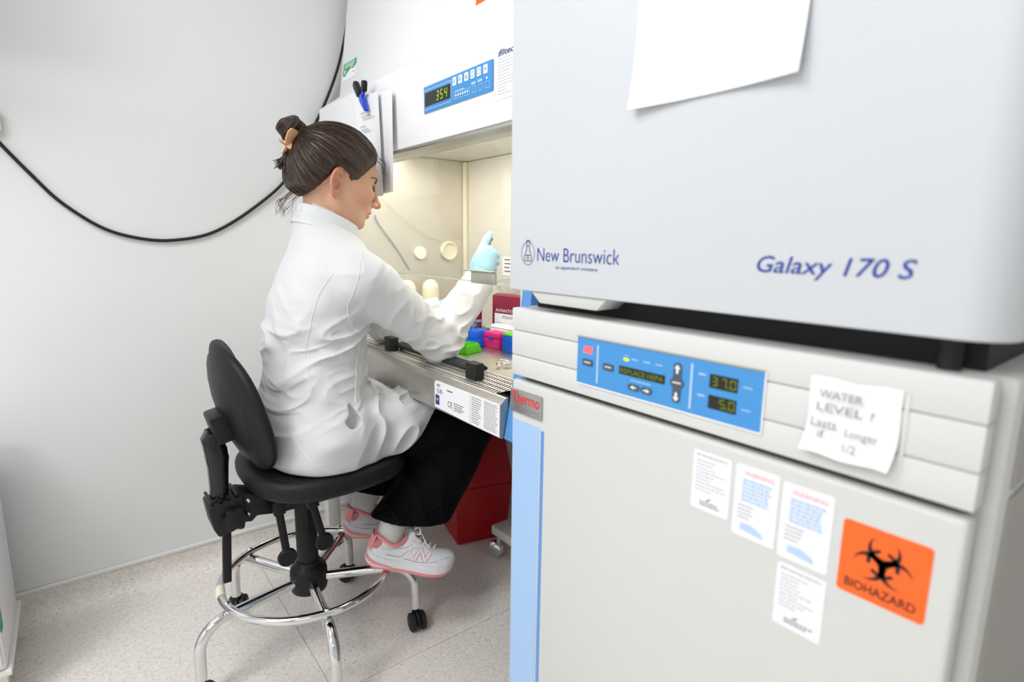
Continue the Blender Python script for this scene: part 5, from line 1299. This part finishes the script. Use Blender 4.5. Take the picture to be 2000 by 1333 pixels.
for k in range(7):
    s0 = np.array([0.088+rnd.uniform(-.006, .004), rnd.uniform(-.04, .02), 0.066])
    pts = [s0, s0+np.array([0.016, rnd.uniform(-.004, .004), -0.006]), s0+np.array([0.020+rnd.uniform(-.004, .004), rnd.uniform(-.006, .006), -0.030+rnd.uniform(-.012, .012)])]
    wp.tube(bez([Vector(from_head([q])[0].tolist()) for q in pts], 4), 0.0004, 4, cap=False)
tag(wl_.build('hair_wisps', 'strand_light', hair), kind='stuff'); tag(wp.build('hair_wisps', 'strand', hair), kind='stuff')
# claw clip: two ribbed wings on a hinge with teeth
def wing(mb, o, ax, sd, L, Wd, th=0.0016):
    o, ax, sd = Vector(o), Vector(ax).normalized(), Vector(sd).normalized(); nr = ax.cross(sd)
    poly = [(0, -Wd*.35), (L*.35, -Wd*.75), (L*.75, -Wd), (L, -Wd*.7), (L*1.02, 0), (L, Wd*.7), (L*.75, Wd), (L*.35, Wd*.75), (0, Wd*.35)]
    mb.prism(poly, o, ax, sd, nr, -th, th)
    for k in (-0.6, -0.3, 0, 0.3, 0.6): mb.tube([o+ax*(L*.12)+sd*(Wd*k*.5)+nr*th, o+ax*(L*.94)+sd*(Wd*k)+nr*th], 0.0009, 5)
hl = lambda q: Vector(from_head([q])[0].tolist()); dl = lambda q: Vector((np.array(q, np.float32)@HR.T).tolist())
cl0 = hl((-0.122, -0.018, 0.020))
cp_ = MB(); wing(cp_, cl0, dl((0.20, -0.30, 0.95)), dl((0.75, 0.50, 0.05)), 0.042, 0.0150)
wing(cp_, cl0, dl((0.95, -0.35, 0.05)), dl((0.0, 0.35, 0.94)), 0.042, 0.0125)
wing(cp_, cl0, dl((-0.92, -0.2, 0.25)), dl((0.1, 0.8, 0.3)), 0.022, 0.007)
wing(cp_, cl0, dl((-0.25, -0.2, -0.94)), dl((0.3, 0.8, -0.1)), 0.022, 0.006)
for k in range(5):
    b0 = cl0+dl((0.028, -0.008+0.004*k, 0.006*k-0.010)); cp_.tube([b0, b0+dl((0.012, 0.010, 0.012)), b0+dl((0.014, 0.020, 0.020))], [0.0016, 0.0014, 0.0008], 6)
cp_.build('hair_clip', 'clip_peach', person, bevel=0.0004)
# ------------------------------------------------------------------ lab coat
FAX = (RWR-REL)/np.linalg.norm(RWR-REL); RCUFF = REL+FAX*0.210
LAX = (LWR-LEL)/np.linalg.norm(LWR-LEL); LCUFF = LEL+LAX*0.175
SLIT = np.array([0.492, 1.246, 0.680])
def coat_base(p):
    d = loft(p, TZ, TCX, TA, TB, CY)
    d = smin(d, ell(p, (0.462, CY, 0.620), (0.142, 0.205, 0.105)), 0.04)
    d = smin(d, cap(p, (0.47, 1.350, 0.622), (0.84, 1.348, 0.598), 0.094, 0.082), 0.05)
    d = smin(d, cap(p, (0.47, 1.512, 0.622), (0.84, 1.520, 0.598), 0.094, 0.082), 0.05)
    d = smin(d, cap(p, (0.50, CY, 0.655), (0.78, CY, 0.620), 0.062, 0.050), 0.05)
    for s_ in (-1, 1):
        d = smin(d, cap(p, (0.512, CY+s_*0.045, 1.085), (0.535, CY+s_*0.130, 1.040), 0.040, 0.048), 0.035)
    return d
def arm_dist(p, a, b, c, r0, r1, r2, r3):
    return smin(cap(p, a, b, r0, r1), cap(p, b, c, r2, r3), 0.022)
def coat_sdf(p):
    z = p[:, 2]; x = p[:, 0]; y = p[:, 1]
    tb = coat_base(p)
    # cloth folds on the body: slanted drapes round the waist, lap creases
    warp = (vnoise(p*9)-0.5)[:, None]*np.array([[0.05, 0.03, 0.07]], np.float32)
    q = p+warp; qx, qy, qz = q.T
    waist = gauss(z-0.85, 0.075)+0.8*gauss(z-0.725, 0.045)
    crease = lambda a_, b_, c_, e=3: ridge(np.stack([a_, b_, c_], 1))**e
    f1 = (crease(qx*6+qz*4, qy*6, qz*24-qx*10, 4)-0.25)*0.013*waist
    f1 += (crease(qx*9+qz*6, qy*8+3, qz*13+qx*8, 2)-0.4)*0.005*gauss(z-0.86, 0.20)
    f1 += (crease(qx*19+qz*15+3, qy*13, qz*38-qx*17+8, 3)-0.3)*0.0045*waist
    f1 += (crease(qx*26-qz*9+4, qy*9, qz*7, 3)-0.3)*0.006*gauss(z-0.97, 0.07)*np.clip((x-0.46)/0.05, 0, 1)
    lap = np.clip((x-0.50)/0.10, 0, 1)*np.clip((0.76-z)/0.06, 0, 1)
    f2 = (crease(qx*15-qz*13, qy*5+9, qz*8+qx*8)-0.3)*0.019*lap
    hipf = gauss(z-0.61, 0.06)*np.clip((0.62-x)/0.1, 0, 1)
    f3 = (crease(qx*7+qz*5, qy*6+5, qz*17-qx*4)-0.3)*0.013*hipf
    tb = tb-f1-f2-f3
    # flat where it is sat on
    tb = smax(tb, 0.549-z, 0.012)
    # hem
    hem = plane(p, (0.715, CY, 0.605), (0.77, 0, -0.64))
    wav = 0.010*np.sin(y*40+1)
    hem = hem+wav
    tb = np.where(x > 0.55, smax(tb, hem, 0.004), tb)
    inner = np.maximum(tb+0.0065, -(hem+0.075))
    tb = np.where(x > 0.55, smax(tb, -inner, 0.003), tb)
    # sleeves
    def sleeve(a, b, c, cuff, axis):
        s_ = arm_dist(p, a, b, b+axis*0.285, 0.068, 0.051, 0.054, 0.043)
        de = np.sqrt(((p-b.astype(np.float32))**2).sum(-1)); along = (p-a.astype(np.float32))@((b-a)/np.linalg.norm(b-a)).astype(np.float32)
        al2 = (p-b.astype(np.float32))@axis.astype(np.float32)
        ph = np.stack([along*20+al2*16, (p[:, 1]-CY)*7, (al2-along)*22], 1)+warp*20
        f = (ridge(ph)**3-0.3)*(0.017*gauss(de, 0.080)+0.003)
        f += (ridge(np.stack([along*9+7, (p[:, 1]-CY)*5+al2*3, along*30-al2*24], 1)+warp*30)**3-0.3)*0.011*gauss(de, 0.065)
        f += ridge(np.stack([x*10+z*10, y*8+2, z*6-x*12], 1))**2*0.006*gauss(along-0.03, 0.10)
        s_ = s_-f
        s_ = smax(s_, (p-cuff.astype(np.float32))@axis.astype(np.float32), 0.003)
        inn = np.maximum(s_+0.006, -((p-cuff.astype(np.float32))@axis.astype(np.float32)+0.05))
        return smax(s_, -inn, 0.002)
    tb = smax(tb, plane(p, (0.50, CY, 1.146), (0.50, 0, 1)), 0.004)
    sr = sleeve(RSH, REL, RWR, RCUFF, FAX); sl = sleeve(LSH, LEL, LWR, LCUFF, LAX)
    d = smin(tb, sr, 0.020); d = smin(d, sl, 0.020)
    # neck opening
    nk = cap(p, (0.512, CY, 1.08), (0.522, CY, 1.25), 0.0600, 0.0610)
    d = smax(d, -nk, 0.004)
    # pocket slit at the hip
    a = math.radians(-18); c_, s2 = math.cos(a), math.sin(a)
    R_ = np.array([[c_, 0, s2], [0, 1, 0], [-s2, 0, c_]], np.float32)
    sl_t = smin(ell(p, SLIT+np.array([0, 0, -0.010]), (0.0225, 0.019, 0.0190), R_), ell(p, SLIT+np.array([0.007, 0, 0.014]), (0.0085, 0.016, 0.0260), R_), 0.012)
    d = smax(d, -sl_t, 0.002)
    return d
Vc, Qc = sdf_mesh(coat_sdf, (0.28, 1.14, 0.53), (1.00, 1.74, 1.16), 0.0029)
Vc = relax(Vc, Qc, 1, 0.45)
coat = np_mesh('lab_coat', Vc, Qc, 'coat', person)
coat['label'] = 'long white laboratory coat'
coat_bvh = bvh_of(Vc, Qc)
def on_coat(pts, off=0.0003, dirv=(0, 1, 0)):
    """draw a line onto the coat: cast from outside along a direction"""
    out = []
    for q in pts:
        h_ = coat_bvh.ray_cast(Vector(q)-Vector(dirv)*0.4, Vector(dirv))
        if h_[0] is not None: out.append(h_[0]+h_[1]*off)
    return out
def seam(name, pts, r=0.0011, dirv=(0, 1, 0)):
    q = on_coat(bez([Vector(p_) for p_ in pts], 12), 0.0002, dirv)
    if len(q) > 3: MB().tube(q, r, 6).build(name, 'seam', coat, smooth=True)
seam('armhole_seam', [(0.545, 1.30, 1.085), (0.520, 1.30, 1.04), (0.505, 1.30, 0.99), (0.500, 1.30, 0.95), (0.512, 1.30, 0.905), (0.54, 1.30, 0.875)])
seam('back_seam', [(0.475, 1.35, 1.03), (0.440, 1.35, 0.97), (0.420, 1.35, 0.90), (0.410, 1.35, 0.83), (0.412, 1.35, 0.76)])
seam('side_seam', [(0.545, 1.35, 0.86), (0.525, 1.35, 0.80), (0.515, 1.35, 0.74), (0.512, 1.35, 0.715)])
seam('pocket_seam', [(0.535, 1.35, 0.722), (0.565, 1.35, 0.722), (0.60, 1.35, 0.735)])
seam('vent_seam', [(0.365, 1.35, 0.655), (0.385, 1.35, 0.61), (0.415, 1.35, 0.575), (0.445, 1.35, 0.556)])
seam('hem_seam', [(0.50, 1.35, 0.585), (0.57, 1.35, 0.588), (0.64, 1.35, 0.572)], 0.0008)
# collar: stand and fall swept round the neck, open at the front
def collar(name, m, prof, phi0, phi1, n=48):
    V, F_ = [], []; k_ = len(prof)
    for i in range(n+1):
        t = i/n; ph = math.radians(phi0+(phi1-phi0)*t)
        c_, s_ = math.cos(ph), math.sin(ph); f = (1-c_)/2      # 0 front, 1 back
        for (o_, h_) in prof:
            r = 0.0605+o_*(1+0.5*(1-f))
            x = 0.518+0.006*(1-f)+(r+0.010*(1-f))*c_; y = CY+(r+0.003)*s_
            zt = 1.128+0.062*f**0.8
            V.append((x+h_*0.10, y, zt+h_))
    for i in range(n):
        for j in range(k_-1): F_.append((i*k_+j, (i+1)*k_+j, (i+1)*k_+j+1, i*k_+j+1))
        F_.append((i*k_+k_-1, (i+1)*k_+k_-1, (i+1)*k_, i*k_))
    F_ += [tuple(range(k_)), tuple(n*k_+j for j in range(k_-1, -1, -1))]
    return MB().add(V, F_).build(name, m, coat, smooth=True, angle=70)
collar('collar', 'coat', [(0.000, -0.060), (0.0005, -0.004), (0.003, 0.001), (0.006, -0.002), (0.010, -0.020), (0.0165, -0.044), (0.0140, -0.045), (0.006, -0.024), (0.0035, -0.012), (0.002, -0.060)], 38, 322)
collar('shirt_collar', 'shirt', [(-0.0075, -0.070), (-0.0070, 0.003), (-0.0045, 0.005), (-0.0020, 0.002), (-0.0030, -0.070)], 24, 140)
collar('shirt_collar', 'shirt', [(-0.0075, -0.070), (-0.0070, 0.003), (-0.0045, 0.005), (-0.0020, 0.002), (-0.0030, -0.070)], 220, 336)

# ------------------------------------------------------------------ trousers
def trouser_leg(p, hip, knee, foot, cy_, cut, w0, w1):
    d = cap(p, hip, knee, 0.078, 0.074)
    k = np.array(knee); f = np.array(foot)
    e = f+(f-k)*0.25
    sh = cap(p, knee, tuple(e), 0.076, w1*1.06, 1.30)
    warp = vnoise(p*8)
    fo = ridge(np.stack([p[:, 0]*14+p[:, 2]*6, p[:, 1]*12, p[:, 2]*5-p[:, 0]*4], 1)+warp[:, None])**2*0.008
    sh = sh-fo*np.clip((0.56-p[:, 2])/0.1, 0, 1)
    cutd = plane(p, cut[0], cut[1])
    sh = smax(sh, cutd, 0.003)
    inn = np.maximum(sh+0.005, -(cutd+0.06)); sh = smax(sh, -inn, 0.002)
    d = smin(d, sh, 0.02)
    return d
RC = (0.698, 1.325, 0.338); LC = (0.700, 1.515, 0.352)
def trouser_sdf(p):
    d = trouser_leg(p, RHIP, RKN, RC, 1.33, (RC, (-0.26, 0, -1)), 0.08, 0.108)
    d2 = trouser_leg(p, LHIP, LKN, LC, 1.515, (LC, (-0.26, 0, -1)), 0.08, 0.104)
    d = np.minimum(d, d2)
    pel = ell(p, (0.47, CY, 0.635), (0.115, 0.165, 0.08))
    d = smin(d, pel, 0.03)
    return smax(d, 0.5535-p[:, 2]-10*np.clip(p[:, 0]-0.665, 0, 1)-10*np.clip(0.487-p[:, 2], 0, 1), 0.006)
Vt, Qt = sdf_mesh(trouser_sdf, (0.33, 1.19, 0.28), (1.02, 1.66, 0.74), 0.0038)
Vt = relax(Vt, Qt, 1, 0.4)
np_mesh('trousers', Vt, Qt, 'trousers', person)

# ------------------------------------------------------------------ socks and sneakers
def shoe(ground, fwd, roll_tilt, L=0.262, side=-1):
    """ground: the point of the sole at ground_x along the shoe; fwd: unit vector heel to toe"""
    gp, gx_ = ground; X = Vector(fwd).normalized(); Y = Vector((0, 0, 1)).cross(X).normalized(); Z = X.cross(Y).normalized()
    o = Vector(gp)-X*gx_
    o = Vector(gp)-X*(gx_*0.93)
    S = lambda x, y, z: o+X*(x*0.93)+Y*y+Z*z
    xs = [0.0, 0.008, 0.022, 0.045, 0.075, 0.105, 0.14, 0.175, 0.205, 0.230, 0.248, 0.258, 0.263]
    wi = [0.012, 0.024, 0.031, 0.0345, 0.0345, 0.035, 0.040, 0.0450, 0.0450, 0.0400, 0.0300, 0.0180, 0.0060]
    dense = np.linspace(0, 0.263, 40); wd = np.interp(dense, xs, wi)
    outl = [(x, w_) for x, w_ in zip(dense, wd)]+[(x, -w_) for x, w_ in zip(dense[::-1], wd[::-1])]
    def slab(mb, z0f, z1f, s0, s1):
        n = len(outl); V = []
        for zf, sc in ((z0f, s0), (lambda x: (z0f(x)*0.5+z1f(x)*0.5), (s0+s1)/2*1.015), (z1f, s1)):
            for x, y in outl: V.append(S(0.131+(x-0.131)*(1+(sc-1)*0.35), y*sc, zf(x)))
        F_ = []
        for r in range(2):
            for k in range(n): F_.append((r*n+k, r*n+(k+1) % n, (r+1)*n+(k+1) % n, (r+1)*n+k))
        F_ += [tuple(range(n-1, -1, -1)), tuple(2*n+k for k in range(n))]
        return mb.add(V, F_)
    spring = lambda x: 0.016*max(0, (x-0.185)/0.078)**2+0.006*max(0, (0.03-x)/0.03)**2
    # upper: lofted arches
    hx = [0.0, 0.012, 0.03, 0.06, 0.09, 0.105, 0.125, 0.15, 0.175, 0.20, 0.225, 0.245, 0.257, 0.263]
    hz = [0.062, 0.082, 0.081, 0.070, 0.073, 0.088, 0.092, 0.082, 0.072, 0.064, 0.058, 0.050, 0.042, 0.034]
    n = 22; V, F_ = [], []; dx = np.linspace(0.002, 0.262, 46)
    wq = np.interp(dx, xs, wi); hq = np.interp(dx, hx, hz)
    for _ in range(2): hq[1:-1] = (hq[:-2]+2*hq[1:-1]+hq[2:])/4
    for x, w_, h_ in zip(dx, wq, hq):
        top = 0.55+0.35*min(1, max(0, (x-0.13)/0.1))
        for k in range(n):
            a = math.pi*k/(n-1); c_, s_ = math.cos(a), math.sin(a)
            e = 2.6; q = (abs(c_)**e+abs(s_)**e)**(-1/e)
            z_ = 0.026+spring(x)+(h_-0.026)*s_*q
            lean = 1-0.28*max(0, (z_-0.03))/0.06
            V.append(S(x+0.004*(z_-0.03)/0.05*(1 if x < 0.03 else 0), c_*q*(w_*0.97)*lean, z_))
    m_ = len(dx)
    for i in range(m_-1):
        for k in range(n-1): F_.append((i*n+k, (i+1)*n+k, (i+1)*n+k+1, i*n+k+1))
        F_.append((i*n+n-1, (i+1)*n+n-1, (i+1)*n, i*n))
    F_ += [tuple(range(n)), tuple((m_-1)*n+k for k in range(n-1, -1, -1))]
    up_ = MB().add(V, F_).build('sneaker', 'shoe_white', person, smooth=True, angle=70)
    ubvh = BVHTree.FromPolygons([tuple(v) for v in V], F_)
    def surf(x, z, sd, off=0.0008):
        a = S(x, sd*0.09, z); h_ = ubvh.ray_cast(a, -Y*sd)
        return (h_[0]+Y*sd*off) if h_[0] is not None else S(x, sd*0.036, z)
    slab(MB(), lambda x: 0.007+spring(x), lambda x: 0.030+spring(x)+0.007*max(0, (0.05-x)/0.05), 1.06, 1.0).build('midsole', 'shoe_white', up_, smooth=True, angle=50)
    slab(MB(), lambda x: spring(x), lambda x: 0.0095+spring(x)+0.013*max(0, (0.075-x)/0.075)**0.6*(x < 0.075)+0.006*max(0, (x-0.22)/0.04), 1.0, 1.075).build('outsole', 'shoe_pink', up_, smooth=True, angle=50)
    # pink heel tab, padded collar
    V, F_ = [], []
    hb = MB()
    ring = []
    for k in range(28):
        a = 2*math.pi*k/28; x = 0.054+0.047*math.cos(a); y = 0.0255*math.sin(a)
        ring.append(S(x, y, np.interp(x, hx, hz)-0.001+0.002*math.cos(2*a)))
    MB().tube(ring, 0.0052, 8, closed=True).build('collar_padding', 'shoe_pink', up_, smooth=True)
    for sd in (-1, 1):
        pass
    tab = []
    tz = np.linspace(0.047, 0.083, 7)
    for z_ in tz:
        for y_ in np.linspace(-0.021, 0.021, 11):
            fx = 0.0015+0.42*y_*y_/0.021-0.004*0+0.006*(z_-0.047)/0.036
            tab.append(S(fx-0.0070, y_*1.12, z_))
    tf = [(i*11+j, i*11+j+1, (i+1)*11+j+1, (i+1)*11+j) for i in range(6) for j in range(10)]
    tb_ = MB().add(tab, tf)
    for sd in (-1, 1):
        P_ = [surf(x, z_, sd, 0.0030) for x, z_ in ((0.006, 0.052), (0.006, 0.078), (0.020, 0.080), (0.030, 0.074), (0.027, 0.062), (0.018, 0.052))]
        tb_.add(P_, [tuple(range(6))])
    tb_.build('heel_tab', 'shoe_pink', up_, smooth=True)
    # panel lines
    for sd in (-1, 1):
        lm = MB()
        for pl_ in (((0.012, 0.050), (0.04, 0.056), (0.07, 0.058), (0.10, 0.064), (0.118, 0.076)), ((0.004, 0.040), (0.05, 0.042), (0.09, 0.041), (0.10, 0.050), (0.112, 0.060)), ((0.10, 0.038), (0.15, 0.036), (0.19, 0.042), (0.215, 0.052)), ((0.20, 0.040), (0.225, 0.052), (0.24, 0.054)), ((0.12, 0.052), (0.118, 0.060), (0.126, 0.068), (0.15, 0.068))):
            lm.tube(bez([surf(x, z_, sd, 0.0002) for x, z_ in pl_], 4), 0.0007, 5)
        lm.build('panel_line', 'shoe_line', up_, smooth=True)
        # block letter on the side
        def stroke(mb, a, b_, t, off):
            (x0, z0), (x1, z1) = a, b_; dx_, dz_ = x1-x0, z1-z0; l_ = math.hypot(dx_, dz_); nx, nz = -dz_/l_*t/2, dx_/l_*t/2
            mb.add([surf(x0+nx, z0+nz, sd, off), surf(x1+nx, z1+nz, sd, off), surf(x1-nx, z1-nz, sd, off), surf(x0-nx, z0-nz, sd, off)], [(0, 1, 2, 3)])
        for t, off, mt in ((0.0120, 0.0022, 'shoe_pink'), (0.0078, 0.0030, 'shoe_white')):
            em = MB()
            for a, b_ in (((0.132, 0.042), (0.144, 0.070)), ((0.144, 0.070), (0.162, 0.041)), ((0.162, 0.041), (0.174, 0.062))): stroke(em, a, b_, t, off)
            em.build('side_emblem', mt, up_)
    # tongue and laces
    tg = MB(); T = [(0.098, 0.082), (0.104, 0.100), (0.112, 0.106), (0.118, 0.098), (0.128, 0.092)]
    tg.prism([(0.094, 0.078), (0.100, 0.106), (0.107, 0.110), (0.114, 0.096), (0.135, 0.085), (0.130, 0.078)], o, X, Z, Y, -0.017, 0.017); tg.build('tongue', 'shoe_white', up_, bevel=0.002)
    lc = MB()
    for k in range(5):
        x = 0.122+0.0165*k; zt = np.interp(x, hx, hz)+0.0025; wl2 = 0.020-0.0008*k
        lc.tube(bez([S(x-0.003, -wl2, zt-0.010), S(x, -wl2*.5, zt), S(x+0.002, 0, zt+0.0015), S(x, wl2*.5, zt), S(x-0.003, wl2, zt-0.010)], 4), 0.0020, 6)
        lc.tube(bez([S(x-0.003, -wl2, zt-0.009), S(x+0.007, 0, zt+0.002), S(x+0.014, wl2, zt-0.012)], 4), 0.0017, 6)
    k0 = S(0.116, -0.002, 0.100)
    lc.tube(bez([k0, S(0.118, -0.014, 0.121), S(0.126, -0.027, 0.124), S(0.128, -0.026, 0.108), k0], 6), 0.0019, 6)
    lc.tube(bez([k0, S(0.126, 0.013, 0.124), S(0.138, 0.022, 0.118), S(0.134, 0.018, 0.100), k0], 6), 0.0019, 6)
    lc.tube(bez([k0, S(0.134, -0.016, 0.108), S(0.150, -0.026, 0.092), S(0.166, -0.030, 0.078)], 6), 0.0017, 6)
    lc.tube(bez([k0, S(0.130, 0.010, 0.104), S(0.150, 0.024, 0.090), S(0.156, 0.030, 0.074)], 6), 0.0017, 6)
    lc.build('laces', 'lace', up_, smooth=True)
    return up_, S
def sock(S, ank, top, r0=0.030, r1=0.036):
    a = S(0.056, 0, 0.045); b = Vector(ank); c = Vector(top); P_ = bez([a, a.lerp(b, 0.5), b, c], 6); n = 56
    V, F_ = [], []
    for i, q in enumerate(P_):
        t = i/(len(P_)-1); ax = (P_[min(i+1, len(P_)-1)]-P_[max(i-1, 0)]).normalized(); U = ax.cross(Vector((0, 1, 0))).normalized(); W_ = ax.cross(U)
        r = r0+(r1-r0)*t+0.004*math.exp(-((t-0.1)/0.15)**2)
        for k in range(n):
            an = 2*math.pi*k/n; rr = r*(1+0.022*math.cos(28*an))
            V.append(q+U*(rr*math.cos(an)*1.12)+W_*(rr*math.sin(an)*0.86))
    for i in range(len(P_)-1):
        for k in range(n): F_.append((i*n+k, i*n+(k+1) % n, (i+1)*n+(k+1) % n, (i+1)*n+k))
    MB().add(V, F_).build('sock', 'sock', person, smooth=True, angle=80)
up_r, Sr = shoe(((0.607, 1.308, 0.2295), 0.070), (0.222, -0.088, -0.072), 0)
sock(Sr, (0.628, 1.318, 0.330), (0.668, 1.322, 0.395))
up_l, Sl = shoe(((0.636, 1.492, 0.2295), 0.085), (0.235, -0.030, -0.050), 0)
sock(Sl, (0.625, 1.500, 0.335), (0.668, 1.508, 0.400))

# ------------------------------------------------------------------ gloved hands
def hand_sdf_factory(W0, up_dir, fwd_dir, palm_dir):
    """W0 wrist; up_dir along the hand; fwd_dir the way the knuckles point; palm_dir the way the palm faces"""
    U = np.array(up_dir, float); U /= np.linalg.norm(U); Fd = np.array(fwd_dir, float); Fd -= U*(Fd@U); Fd /= np.linalg.norm(Fd)
    Pd = np.array(palm_dir, float); Pd = Pd-U*(Pd@U)-Fd*(Pd@Fd); Pd /= np.linalg.norm(Pd)
    R_ = np.stack([Fd, Pd, U], 1).astype(np.float32); W0 = np.array(W0, np.float32)
    g = lambda a, b, c: tuple(W0+R_@np.array([a, b, c], np.float32))
    fing = []
    # four fingers, stacked along U, leaving the knuckles forwards and curling round towards the palm side
    for k, (u0, l1, l2, l3, r) in enumerate(((0.082, 0.040, 0.027, 0.020, 0.0098), (0.064, 0.043, 0.029, 0.021, 0.0100), (0.045, 0.040, 0.027, 0.020, 0.0096), (0.027, 0.032, 0.021, 0.018, 0.0086))):
        x0 = 0.030-0.003*abs(k-1)
        a0, a1, a2 = math.radians(38), math.radians(112), math.radians(178)
        p0 = np.array([x0, -0.004, u0]); p1 = p0+l1*np.array([math.cos(a0), math.sin(a0), 0.0]); p2 = p1+l2*np.array([math.cos(a1), math.sin(a1), -0.05]); p3 = p2+l3*np.array([math.cos(a2), math.sin(a2), -0.05])
        fing.append(([g(*p0), g(*p1), g(*p2), g(*p3)], r))
    th = [g(-0.008, 0.004, 0.048), g(0.000, 0.018, 0.082), g(0.012, 0.022, 0.116), g(0.024, 0.026, 0.136)]
    def F(p):
        q = (p-W0)@R_
        pal = ell(q, (0.008, 0.0, 0.052), (0.034, 0.0175, 0.046))
        pal = smin(pal, ell(q, (0.020, -0.002, 0.062), (0.020, 0.0165, 0.034)), 0.012)
        pal = smin(pal, ell(q, (-0.010, 0.006, 0.045), (0.020, 0.018, 0.032)), 0.014)
        d = smin(pal, cap(q, (-0.010, 0, -0.05), (0.002, 0, 0.03), 0.033, 0.027), 0.018)
        for ch, r in fing:
            f_ = cap(p, ch[0], ch[1], r*1.06, r); f_ = smin(f_, cap(p, ch[1], ch[2], r*1.03, r*0.94), 0.003); f_ = smin(f_, cap(p, ch[2], ch[3], r*0.97, r*0.86), 0.003)
            d = smin(d, f_, 0.0045)
        t_ = cap(p, th[0], th[1], 0.0150, 0.0120); t_ = smin(t_, cap(p, th[1], th[2], 0.0122, 0.0108), 0.003); t_ = smin(t_, cap(p, th[2], th[3], 0.0110, 0.0092), 0.003)
        d = smin(d, t_, 0.010)
        # rolled glove cuff and wrinkles
        rr = np.sqrt(q[:, 0]**2+q[:, 1]**2)
        d = d-0.0022*ridge(np.stack([q[:, 0]*22, q[:, 1]*22+4, q[:, 2]*95], 1))*gauss(q[:, 2]-0.008, 0.020)
        return smax(d, -0.042-q[:, 2], 0.002)
    return F, g
GW = RWR+np.array([0.006, 0.0, 0.012])
Fr, gr_ = hand_sdf_factory(GW, (0.24, 0.0, 0.97), (0.97, 0.02, -0.24), (0, 1, 0))
Vg, Qg = sdf_mesh(Fr, GW+np.array([-0.06, -0.06, -0.06]), GW+np.array([0.14, 0.11, 0.17]), 0.0017)
np_mesh('glove', Vg, Qg, 'glove', person)
GL = LWR+np.array([0.004, -0.002, 0.0])
Fl, gl_ = hand_sdf_factory(GL, (0.80, -0.42, 0.42), (0.30, 0.10, -0.70), (0.3, -0.9, 0.1))
Vg2, Qg2 = sdf_mesh(Fl, GL+np.array([-0.08, -0.16, -0.09]), GL+np.array([0.18, 0.09, 0.16]), 0.0024)
np_mesh('glove', Vg2, Qg2, 'glove', person)
# pipette held in the right hand
gv = lambda a, b, c: Vector(gr_(a, b, c))
pi_ = thing('pipette', 'white pipette held upright in the blue gloved hand', 'pipette', gv(0.036, 0.031, 0.03))
ax_ = (gv(0.036, 0.031, 0.10)-gv(0.036, 0.031, 0.0)).normalized()
MB().lathe([(0, -0.020), (0.0075, -0.018), (0.0085, 0.0), (0.0090, 0.06), (0.0085, 0.085), (0.006, 0.095), (0, 0.096)], gv(0.034, 0.0305, 0.012), ax_, 18).build('handle', 'white_plastic', pi_, smooth=True)
MB().lathe([(0, 0), (0.0030, 0), (0.0030, 0.012), (0.0065, 0.013), (0.0070, 0.020), (0, 0.021)], gv(0.034, 0.0305, 0.1085), ax_, 16).build('plunger', 'print_grey', pi_, smooth=True)
MB().lathe([(0, -0.085), (0.0025, -0.085), (0.0038, -0.04), (0.0065, 0.0), (0, 0.0)], gv(0.034, 0.0305, -0.0085), ax_, 16).build('shaft', 'white_plastic', pi_, smooth=True)
MB().lathe([(0, -0.05), (0.0006, -0.05), (0.0034, 0.0), (0, 0.0)], gv(0.034, 0.0305, -0.0940), ax_, 12).build('tip', 'film', pi_, smooth=True)
